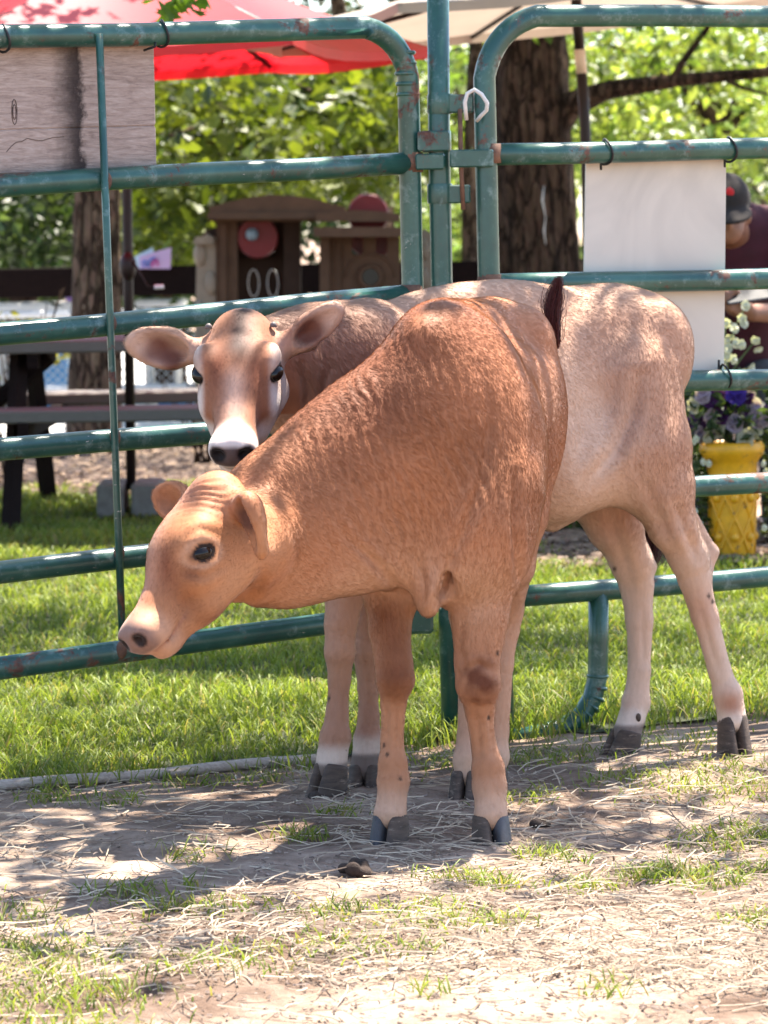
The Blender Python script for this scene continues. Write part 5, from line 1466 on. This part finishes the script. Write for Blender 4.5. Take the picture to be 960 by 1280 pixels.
# skin folds over neck and shoulder
pxy = px_of(V); L_ = HF.loc(V)
hdw = sst(L_[:, 0], -.08, .0) * (1 - sst(np.linalg.norm(L_ - np.array([.13, 0, -.06]), axis=1), .17, .25)) * (1 - sst(V[:, 1], 5.52, 5.66))
hdw = np.where(L_[:, 0] > .12, np.where(np.linalg.norm(L_ - np.array([.13, 0, -.06]), axis=1) < .27, 1.0, hdw), hdw)
nw = np.exp(-(((pxy[:, 0] - 500) / 130) ** 2 + ((pxy[:, 1] - 570) / 120) ** 2)) * (V[:, 1] < 6.05)
ridge = np.sin((pxy[:, 0] * .93 - pxy[:, 1] * .30) * .44 + 2.0 * hnoise(V, 16, 4) + 1.2 * hnoise(V, 45, 8))
V = V + N * (nw * (.0024 * ridge * (.55 + .45 * hnoise(V, 22, 14)) + .0005 * hnoise(V, 40, 2)))[:, None]
V = V + N * (.0008 * hnoise(V, 14, 6) * (1 - hdw))[:, None]
V = creases(V, N, [
    ([(600, 455), (612, 530), (602, 605), (582, 660), (562, 700)], .0055, 6), ([(644, 590), (643, 650), (648, 722)], .0075, 5),
    ([(518, 690), (528, 720), (530, 748)], .005, 4.5), ([(563, 700), (554, 728), (546, 755)], .006, 4.5), ([(455, 688), (480, 712), (500, 742)], .004, 5),
    ([(430, 668), (465, 700), (488, 735)], .003, 5), ([(676, 470), (687, 540), (682, 610)], .0028, 7), ([(655, 455), (668, 530), (665, 600)], .0028, 7),
    ([(640, 395), (664, 425), (692, 450)], .006, 10), ([(580, 770), (574, 810), (582, 835)], .003, 4.5), ([(595, 880), (600, 945)], .0028, 4), ([(612, 885), (617, 945)], .0028, 4),
    ([(484, 875), (483, 940)], .0025, 4), ([(499, 875), (498, 940)], .0025, 4), ([(583, 838), (598, 830), (615, 838)], .003, 4), ([(584, 878), (600, 884), (616, 878)], .003, 4),
    ([(335, 700), (318, 738), (292, 768)], .004, 6), ([(232, 715), (255, 722), (280, 708)], .0022, 4.5), ([(232, 672), (250, 660), (275, 668)], .0022, 4.5)], 6.2)
# wrinkles on the poll and forehead
wr = np.exp(-(((L_[:, 0] - .035) / .045) ** 2 + ((L_[:, 1] - .01) / .05) ** 2)) * (L_[:, 2] > -.05) * hdw
V = V + N * (wr * .0024 * np.sin(L_[:, 0] * 430 + L_[:, 1] * 200 + 3.4 * hnoise(V, 40, 12)))[:, None]
N, _ = vnormals(V, Q)
zz = V[:, 2]
col = np.tile(np.array([.385, .155, .072]), (len(V), 1))
col = col * (1 + .16 * hnoise(V, 9, 31))[:, None]
up_ = N[:, 2]
legw = 1 - sst(zz, .30, .46)
neckline = np.exp(-(np.linalg.norm(V - at(470, 480, 5.85), axis=1) / .17) ** 2) + .8 * blob(V, at(400, 520, 5.72), .13) + .7 * blob(V, at(540, 400, 5.9), .14)
col = blend(col, np.clip(neckline, 0, 1) * .72, (.150, .041, .017))
col = blend(col, .6 * blob(V, at(695, 610, 6.05), .10), (.23, .075, .032))  # shading of the barrel behind the foreleg, painted into the coat
col = blend(col, .40 * blob(V, at(670, 560, 6.0), .16), (.30, .108, .046))
col = blend(col, .45 * blob(V, at(660, 420, 6.15), .12), (.46, .225, .14))
col = blend(col, .35 * np.clip(blob(V, at(500, 640, 5.75), .13) + blob(V, at(350, 700, 5.6), .1), 0, 1), (.40, .155, .058))
und = sst(-N[:, 2], .1, .8) * sst(zz, .3, .5)
col = blend(col, und * .55, (.56, .33, .215))
col = blend(col, .55 * np.clip(blob(V, at(545, 740, 5.75), .09) + blob(V, at(585, 720, 5.78), .09) + blob(V, at(440, 745, 5.7), .12), 0, 1), (.57, .34, .225))
col = blend(col, legw * .35, (.52, .285, .175))
hindw = sst(V[:, 1], 6.06, 6.20) * (1 - sst(zz, .40, .62))
col = blend(col, hindw * .5, (.54, .34, .24))
for c_, r_ in ((at(493, 800, 5.74), .05), (at(494, 845, 5.73), .045), (at(480, 770, 5.77), .04)):
    col = blend(col, .95 * blob(V, c_, r_), (.165, .054, .020))
col = blend(col, np.clip((1.1 + .5 * hnoise(V, 60, 77)) * blob((V - at(600, 850, 5.73)) * np.array([1.25, 1, .85]), np.zeros(3), .040), 0, 1), (.115, .034, .015))
col = blend(col, .5 * blob(V, at(496, 850, 5.73), .034), (.15, .05, .022))
col = blend(col, .5 * blob(V, at(585, 800, 5.76), .05), (.32, .14, .07))
for c_, r_ in ((at(491, 975, 5.73), .045), (at(612, 968, 5.73), .045)): col = blend(col, .45 * blob(V, c_, r_), (.32, .135, .065))
col = blend(col, (1 - sst(zz, .055, .125)) * .55, (.60, .42, .32))
# face
EYE = HF.eye
f, l, u = L_[:, 0], L_[:, 1], L_[:, 2]
face = np.tile(np.array([.43, .180, .080]), (len(V), 1)) * (1 + .10 * hnoise(V, 22, 33))[:, None]
face = blend(face, np.exp(-((f - .185) / .05) ** 2 - ((np.abs(l) - .034) / .018) ** 2) * .9, (.17, .048, .017))
face = blend(face, .7 * blob(V, HF.w(.175, .062, -.045), .018), (.14, .04, .016))
face = blend(face, sst(u, -.10, -.02) * np.exp(-(l / .024) ** 2) * .6, (.40, .19, .125))  # pinkish sky sheen along the bridge, put into the face colour
face = blend(face, np.exp(-((f - .03) / .05) ** 2) * sst(u, -.07, -.0) * .5, (.34, .13, .075))
face = blend(face, np.exp(-((f - .14) / .11) ** 2 - ((u + .125) / .045) ** 2) * .45, (.50, .26, .14))
face = blend(face, sst(f, .245, .29) * .6, (.50, .30, .205))
face = blend(face, sst(f, .292, .312) * sst(u, -.088, -.078) * .85, (.185, .110, .092))
ed = eye_dist(L_, HF)
face = blend(face, np.exp(-((ed - .034) / .007) ** 2) * .35, (.64, .40, .27))
face = blend(face, (1 - sst(ed, .0225, .0250)) * .97, (.012, .007, .006))
face = blend(face, .8 * blob(V, HF.w(.158, .072, -.026), .007), (.03, .015, .012))
nost = np.minimum(np.linalg.norm(L_ - np.array([.322, .0265, -.051]), axis=1), np.linalg.norm(L_ - np.array([.322, -.0265, -.051]), axis=1))
face = blend(face, (1 - sst(nost, .012, .0175)), (.022, .012, .011))
mouth = np.exp(-((u + .0905) / .0035) ** 2) * sst(f, .215, .235) * (np.abs(l) > .012)
face = blend(face, mouth * .55, (.25, .11, .08))
col = col * (1 - hdw[:, None]) + face * hdw[:, None]
inner = np.clip(blob(V, at(310, 648, 5.40), .024), 0, 1); col = blend(col, np.clip(inner * 1.4, 0, .9), (.10, .035, .022))
tl = np.linalg.norm(V - np.array(tailF[3]), axis=1); col = blend(col, sst(-tl, -.10, -.03), (.10, .022, .016))
col = np.clip(col, 0, 1) ** 1.02
pf = px_of(V); fr = (N[:, 1] < .2)
for x_, y_ in ((480, 931), (484, 943), (558, 783), (611, 897), (500, 973), (622, 816)): col = blend(col, .9 * fr * (1 - sst(np.hypot(pf[:, 0] - x_, (pf[:, 1] - y_) * .7), 1.2, 3.0)), (.03, .018, .014))     # mud specks
calfF = empty('calf', (.13, 5.95, 0), 'reddish tan calf in front with its head lowered to the left', 'calf')
mesh_np('body', V, Q, np.full(len(Q), 4), coat_mat, calfF, True, col)
FURLEN = .0085 * np.ones(len(V)); FURLEN = FURLEN * (1 - .50 * legw) * (1 + .45 * nw)
FURLEN = np.where(hdw > .5, .0042, FURLEN); FURLEN[inner > .35] = .0022; FURLEN[(hdw > .5) & ((f > .29) | (ed < .030) | (nost < .017))] = .0
flow = FB.flow_at(V)
fur('fur', V, Q, N, col, flow, FURLEN, calfF, 240000, seed=5)
eyes(HF, calfF)
fw = (-.12, -1, 0)
def hf(px, py, Y, topy, dirn, wid, root, mats=('hoof', 'hoof'), dx=0):
    tpp = at(px + dx, topy, Y); bt2 = at(px, py, Y - .012); bt2[2] = gz(bt2[0], bt2[1]) - .004
    bt2[:2] = tpp[:2] + norm([dirn[0], dirn[1], 0])[:2] * .010
    fd = norm([dirn[0], dirn[1], 0]); ld = np.array([-fd[1], fd[0], 0])
    for sd_ in (1, -1):
        MB().ball(tpp + ld * sd_ * .017 - fd * .020 + np.array([0, 0, .028]), (.0055, .0055, .009), seg=10, rng_=6).build('dewclaw', MAT['hoof'], root, True)
    return hoof('hoof', tpp, bt2, dirn, wid, root, mats)
hf(488, 1055, 5.752, 1018, (-.35, -1, 0), .070, calfF, ('hoof', 'sky_tint_hoof'))
hf(613, 1055, 5.752, 1019, (.12, -1, 0), .072, calfF, ('sky_tint_hoof', 'hoof'))
hf(615, 1000, 6.255, 960, (-.2, -1, 0), .066, calfF); hf(583, 1005, 6.215, 966, (-.2, -1, 0), .066, calfF)

def tuft(name, path, spread, n, ln, col, root, seed=2, rad=.0006):
    """long tail hairs"""
    r = np.random.default_rng(seed); path = np.array([np.asarray(p, float) for p in path]); m = len(path) - 1
    t0 = r.uniform(0, .55, n) * m; K = 6; P = np.zeros((n, K, 3))
    off = r.normal(size=(n, 3)) * r.uniform(.4, 1.9, (n, 1)); wav = r.normal(size=(n, 3)) * .006
    for k in range(K):
        t = np.clip(t0 + (m - t0) * (k / (K - 1)) * r.uniform(.75, 1.0, n) , 0, m)
        for i in range(3): P[:, k, i] = np.interp(t, range(m + 1), path[:, i])
        env = spread * np.sin(math.pi * np.clip(t / m * .93 + .05, 0, 1)) ** .8
        P[:, k] += off * env[:, None] * (.45 + .55 * k / (K - 1)) + r.normal(size=(n, 3)) * .0010 + wav * math.sin(2.6 * k / (K - 1))
    cu = bpy.data.hair_curves.new(name); cu.add_curves([K] * n)
    cu.attributes['position'].data.foreach_set('vector', (P - origin_of(root)).astype(np.float32).ravel())
    ra = cu.attributes.get('radius') or cu.attributes.new('radius', 'FLOAT', 'POINT')
    ra.data.foreach_set('value', np.tile(np.linspace(rad, rad * .3, K).astype(np.float32), n))
    hc = cu.attributes.new('hcol', 'FLOAT_COLOR', 'CURVE'); cc = np.ones((n, 4), np.float32); cc[:, :3] = np.array(col) * r.uniform(.5, 1.5, (n, 1)); hc.data.foreach_set('color', cc.ravel())
    hv = cu.attributes.new('hnor', 'FLOAT_VECTOR', 'CURVE'); hv.data.foreach_set('vector', np.concatenate([np.stack([off[:, 0], off[:, 1] * .5 - .6, off[:, 2] * .5 + .5], 1)]).astype(np.float32).ravel())
    cu.materials.append(MAT['hair']); o = bpy.data.objects.new(name, cu); COL.objects.link(o); o.parent = root; return tag(o, kind='stuff')
tuft('tail_switch', [at(697, 436, 6.358), at(694, 418, 6.345), at(690, 395, 6.34), at(693, 372, 6.34), at(699, 345, 6.34)], .0062, 650, .1, (.085, .020, .015), calfF)

# ---------------- back calf: broadside behind, looking at us over the other's neck
BB = Body()
ax = norm([.55, .37, 0]); lat = np.array([ax[1], -ax[0], 0]); Mb = np.stack([ax, lat, np.array([0, 0, 1.0])], 1)
bk = ax * .8 + np.array([0, 0, -.6])
BB.el((.00, 6.36, .680), (.19, .130, .215), Mb, .06, flow=bk)
BB.el((.24, 6.53, .705), (.28, .150, .225), Mb, .06, flow=bk)
BB.el((.425, 6.65, .755), (.160, .130, .175), Mb, .05, flow=bk)
BB.el((.486, 6.685, .845), (.125, .10, .078), Mb, .07, flow=bk)                 # rump
BB.el((.20, 6.50, .905), (.22, .05, .045), Mb, .05, flow=bk)                  # spine
BB.el(at(826, 440, 6.63), (.06, .06, .085), Mb, .06, flow=bk)
nkb = norm(np.array([.3, -1, .1]))
BB.chain([(at(500, 520, 6.36), .175), (at(440, 480, 6.30), .140), (at(385, 468, 6.25), .110), (at(335, 458, 6.19), .085)], .05, nkb, .70, flow=(.6, .2, -.75))
HB = Head((-.250, 6.04, .889), (-.045, -.82, -.57), (-.04, -.56, .82), .97, (.126, .0665, -.016))
earsB = [(at(366, 430, 6.03), at(424, 384, 6.03), (.15, -1, -.15), .058, HB.w(.022, .060, -.045)),
         (at(240, 440, 6.03), at(161, 428, 6.04), (-.1, -1, -.15), .078, HB.w(.022, -.055, -.045))]
add_head(BB, HB, earsB)
# forelegs
BB.chain([(at(452, 640, 6.34), .085), (at(432, 730, 6.33), .040), (at(426, 780, 6.31), .030)], .02, flow=dn)
BB.chain([(at(426, 780, 6.31), .030), (at(425, 815, 6.30), .0285), (at(424, 850, 6.305), .0205), (at(422, 890, 6.30), .0200), (at(419, 922, 6.295), .0290), (at(416, 944, 6.285), .0275), (at(414, 960, 6.28), .031)], .008, flow=dn)
BB.chain([(at(480, 640, 6.46), .085), (at(462, 730, 6.45), .040), (at(459, 780, 6.43), .030)], .02, flow=dn)
BB.chain([(at(459, 780, 6.43), .030), (at(459, 815, 6.42), .0275), (at(460, 860, 6.42), .0200), (at(461, 895, 6.41), .0200), (at(460, 926, 6.40), .0275), (at(458, 946, 6.39), .0255), (at(457, 961, 6.385), .029)], .008, flow=dn)
# hind legs
BB.chain([(at(780, 480, 6.60), .118), (at(806, 560, 6.56), .088), (at(824, 610, 6.56), .066), (at(840, 655, 6.57), .046), (at(861, 697, 6.60), .036), (at(868, 722, 6.61), .032)], .02, flow=dn)
BB.chain([(at(868, 722, 6.61), .032), (at(881, 770, 6.62), .0260), (at(900, 838, 6.63), .0220), (at(910, 868, 6.63), .0290), (at(913, 886, 6.625), .0265), (at(915, 900, 6.62), .0300)], .009, flow=dn)
BB.rc(at(840, 615, 6.60), at(889, 690, 6.64), .022, .0125, .016, flow=dn)
BB.rc(at(889, 690, 6.64), at(878, 730, 6.63), .0125, .016, .015, flow=dn)
BB.chain([(at(760, 520, 6.74), .11), (at(752, 610, 6.70), .076), (at(768, 655, 6.71), .054), (at(790, 703, 6.75), .039), (at(796, 730, 6.76), .034)], .02, flow=dn)
BB.chain([(at(796, 730, 6.76), .034), (at(799, 775, 6.755), .0265), (at(799, 838, 6.745), .0220), (at(795, 878, 6.735), .0280), (at(789, 900, 6.715), .0255), (at(784, 917, 6.70), .0300)], .009, flow=dn)
BB.rc(at(780, 650, 6.77), at(813, 708, 6.79), .022, .0140, .02, flow=dn)
BB.rc(at(808, 714, 6.79), at(806, 745, 6.78), .0140, .016, .015, flow=dn)
BB.rc(at(700, 585, 6.52), at(765, 570, 6.56), .10, .09, .06, flow=bk)        # flank
BB.chain([(at(700, 636, 6.55), .030), (at(690, 650, 6.55), .022)], .03, flow=dn)
tailB = [at(826, 415, 6.80), at(836, 480, 6.86), at(836, 570, 6.89), at(818, 640, 6.88), at(812, 668, 6.87)]
BB.chain([(tailB[0], .022), (tailB[1], .017), (tailB[2], .013), (tailB[3], .010)], .012, flow=dn)
V, Q = BB.mesh(.0045)
V = relax(V, Q, 2, .5)
N, _ = vnormals(V, Q); pxy = px_of(V); L_ = HB.loc(V); f, l, u = L_[:, 0], L_[:, 1], L_[:, 2]
hdw = sst(f, -.07, -.01) * (np.linalg.norm(L_ - np.array([.13, 0, -.06]), axis=1) < .25) * (V[:, 1] < 6.16) * (np.abs(l) < .095)
V = V + N * (.0009 * hnoise(V, 15, 6) * (1 - hdw))[:, None]
V = creases(V, N, [
    ([(735, 605), (768, 565), (790, 520), (800, 470)], .007, 8), ([(838, 420), (846, 500), (852, 585)], .006, 8), ([(846, 630), (858, 665), (872, 700)], .0055, 5),
    ([(800, 590), (822, 640), (842, 690)], .003, 6), ([(874, 755), (886, 800), (898, 840)], .003, 4), ([(760, 640), (778, 690), (790, 735)], .004, 6), ([(803, 760), (805, 830)], .003, 4),
    ([(720, 480), (728, 540), (722, 590)], .003, 8), ([(418, 855), (416, 900)], .0025, 4), ([(375, 450), (385, 490), (380, 520)], .004, 6), ([(400, 420), (412, 460), (405, 490)], .004, 6)], 6.85)
N, _ = vnormals(V, Q)
zz = V[:, 2]; legw = 1 - sst(zz, .34, .52)
col = np.tile(np.array([.50, .295, .20]), (len(V), 1)) * (1 + .12 * hnoise(V, 9, 41))[:, None]
col = blend(col, .75 * np.clip(blob(V, at(420, 430, 6.2), .13) + blob(V, at(390, 480, 6.2), .11), 0, 1), (.20, .088, .054))
col = blend(col, .55 * np.clip(blob(V, at(800, 430, 6.5), .14) + blob(V, at(840, 560, 6.55), .09), 0, 1), (.43, .215, .13))
col = blend(col, .45 * blob(V, at(790, 560, 6.5), .08), (.42, .21, .13))
col = blend(col, .7 * np.clip(blob(V, at(735, 590, 6.45), .09) + blob(V, at(725, 500, 6.42), .10), 0, 1), (.66, .47, .36))
col = blend(col, .65 * blob(V, at(862, 480, 6.68), .08), (.68, .52, .42))  # sunlit right edge of the rump, painted paler into the coat
col = blend(col, legw * .65, (.66, .50, .405))
col = blend(col, sst(-N[:, 2], .2, .8) * .5 * sst(zz, .35, .5), (.64, .48, .38))
col = blend(col, .6 * np.clip(blob(V, at(876, 760, 6.6), .05) + blob(V, at(760, 640, 6.66), .06), 0, 1), (.48, .25, .16))
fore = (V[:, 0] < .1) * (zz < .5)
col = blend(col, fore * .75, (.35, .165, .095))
for c_ in (at(424, 880, 6.27), at(461, 885, 6.38), at(418, 925, 6.26), at(459, 925, 6.37)): col = blend(col, .55 * blob(V, c_, .045), (.32, .15, .095))
col = blend(col, .85 * blob(V, at(914, 880, 6.60), .026), (.36, .15, .085))
col = blend(col, .6 * blob(V, at(776, 888, 6.70), .02), (.38, .17, .10))
col = blend(col, (1 - sst(zz, .070, .100)) * .75, (.66, .54, .46))
col = blend(col, (1 - sst(zz, .050, .060)) * .85 * (hdw < .5), (.12, .085, .075))
# face
EYE = HB.eye
face = np.tile(np.array([.33, .145, .08]), (len(V), 1)) * (1 + .10 * hnoise(V, 22, 43))[:, None]
face = blend(face, np.exp(-((f - .15) / .055) ** 2 - ((np.abs(l) - .034) / .022) ** 2) * .9, (.18, .055, .024))
stripe = np.exp(-(l / .030) ** 2) * (1 - sst(f, .10, .17)) * sst(u, -.09, -.03)
face = blend(face, stripe * .97, (.040, .015, .012))
face = blend(face, np.exp(-(l / .020) ** 2) * sst(f, .14, .19) * .7, (.56, .36, .28))
white = np.clip(sst(np.abs(l), .054, .070) * sst(f, .12, .16) + sst(f, .250, .285) + sst(f, .13, .18) * sst(-u, .060, .09), 0, 1)
face = blend(face, white * .88, (.68, .58, .52))
face = blend(face, sst(np.abs(l), .058, .072) * np.exp(-((f - .09) / .05) ** 2) * .65, (.66, .56, .49))
nose = sst(f, .303, .312) * sst(u, -.080, -.074) * (1 - sst(u, -.040, -.032)) * (1 - sst(np.abs(l), .032, .038))
face = blend(face, nose * .95, (.075, .045, .042))
nost = np.minimum(np.linalg.norm(L_ - np.array([.322, .0265, -.051]), axis=1), np.linalg.norm(L_ - np.array([.322, -.0265, -.051]), axis=1))
face = blend(face, (1 - sst(nost, .013, .020)), (.010, .007, .008))
ed = eye_dist(L_, HB)
face = blend(face, (1 - sst(ed, .0240, .0270)) * .97, (.012, .007, .006))
mouth = np.exp(-((u + .0905) / .004) ** 2) * sst(f, .215, .235); face = blend(face, mouth * .6, (.12, .06, .05))
col = col * (1 - hdw[:, None]) + face * hdw[:, None]
earin = np.clip(blob(V, at(200, 442, 6.03), .034) + blob(V, at(390, 412, 6.03), .030), 0, 1)
for c_, r_ in ((at(196, 438, 6.03), .030), (at(214, 450, 6.03), .026), (at(386, 414, 6.03), .034)): col = blend(col, np.clip(1.3 * blob(V, c_, r_), 0, .95), (.13, .045, .03))
for c_, r_ in ((at(170, 428, 6.03), .022), (at(190, 462, 6.02), .02), (at(415, 392, 6.02), .02)): col = blend(col, .6 * blob(V, c_, r_), (.66, .46, .37))
tl = np.linalg.norm(V - np.array(tailB[4]), axis=1); col = blend(col, sst(-tl, -.14, -.06) * (V[:, 1] > 6.82), (.06, .02, .018))
col = np.clip(col, 0, 1) ** 1.04
pf = px_of(V); fr = (N[:, 1] < .2)
for x_, y_ in ((886, 745), (891, 752), (411, 873), (768, 711)): col = blend(col, .9 * fr * (1 - sst(np.hypot(pf[:, 0] - x_, (pf[:, 1] - y_) * .7), 1.2, 3.0)), (.03, .018, .014))     # mud specks
calfB = empty('calf', (.25, 6.5, 0), 'pale tan calf behind with white face looking over the other calf', 'calf')
mesh_np('body', V, Q, np.full(len(Q), 4), coat_mat, calfB, True, col)
FURLEN = .0100 * np.ones(len(V)) * (1 - .55 * legw) * (1 + .5 * blob(V, at(420, 440, 6.2), .15))
FURLEN = np.where(hdw > .5, .0045, FURLEN); FURLEN[earin > .3] = .003; FURLEN[(hdw > .5) & ((f > .295) | (ed < .030))] = 0
N, _ = vnormals(V, Q)
fur('fur', V, Q, N, col, BB.flow_at(V), FURLEN, calfB, 230000, seed=6)
eyes(HB, calfB)
for d in (1, -1): MB().lathe([(.007, -.005), (.0055, .002), (.002, .005)], HB.w(.008, d * .060, .004), 10).build('horn_bud', MAT['horn'], calfB, True)
hf(413, 993, 6.272, 957, (-.9, -1, 0), .072, calfB); hf(456, 993, 6.38, 958, (-.1, -1, 0), .069, calfB)
hf(916, 942, 6.618, 897, (.25, -1, 0), .069, calfB); hf(782, 952, 6.695, 914, (-1, -.55, 0), .069, calfB)
tuft('tail_switch', [at(834, 580, 6.89), at(820, 630, 6.88), at(811, 665, 6.87), at(812, 712, 6.87)], .015, 1500, .1, (.05, .018, .016), calfB, 4)

# dung clods on the soil, one by one
for px_, py_, r_, lab in ((452, 1092, .020, 'dark clod of dung on the soil between the front hooves'), (678, 1030, .014, 'small dark clod among the straw right of the front hoof'), (388, 998, .012, 'small dark clod beside the rear calf front hooves')):
    g = gp(px_, py_); o = empty('dung_clod', (g[0], g[1], 0), lab, 'dung')
    b_ = Body()
    for i in range(7):
        q = np.array([g[0], g[1], gz(g[0], g[1]) + r_ * .4]) + rng.normal(size=3) * r_ * np.array([.8, .6, .25]); b_.el(q, r_ * rng.uniform(.35, .7, 3), k=.006)
    V, Q = b_.mesh(.003); mesh_np('clod', V, Q, np.full(len(Q), 4), MAT['clod'], o)
# flies on the legs
for i, (px_, py_, Y) in enumerate(((480, 931, 5.74), (483, 942, 5.74), (559, 783, 5.76), (611, 897, 5.74), (622, 816, 5.76), (500, 973, 5.73), (886, 745, 6.57), (891, 752, 6.57), (411, 873, 6.28))): pass
print('SCENE BUILT', len(bpy.data.objects))
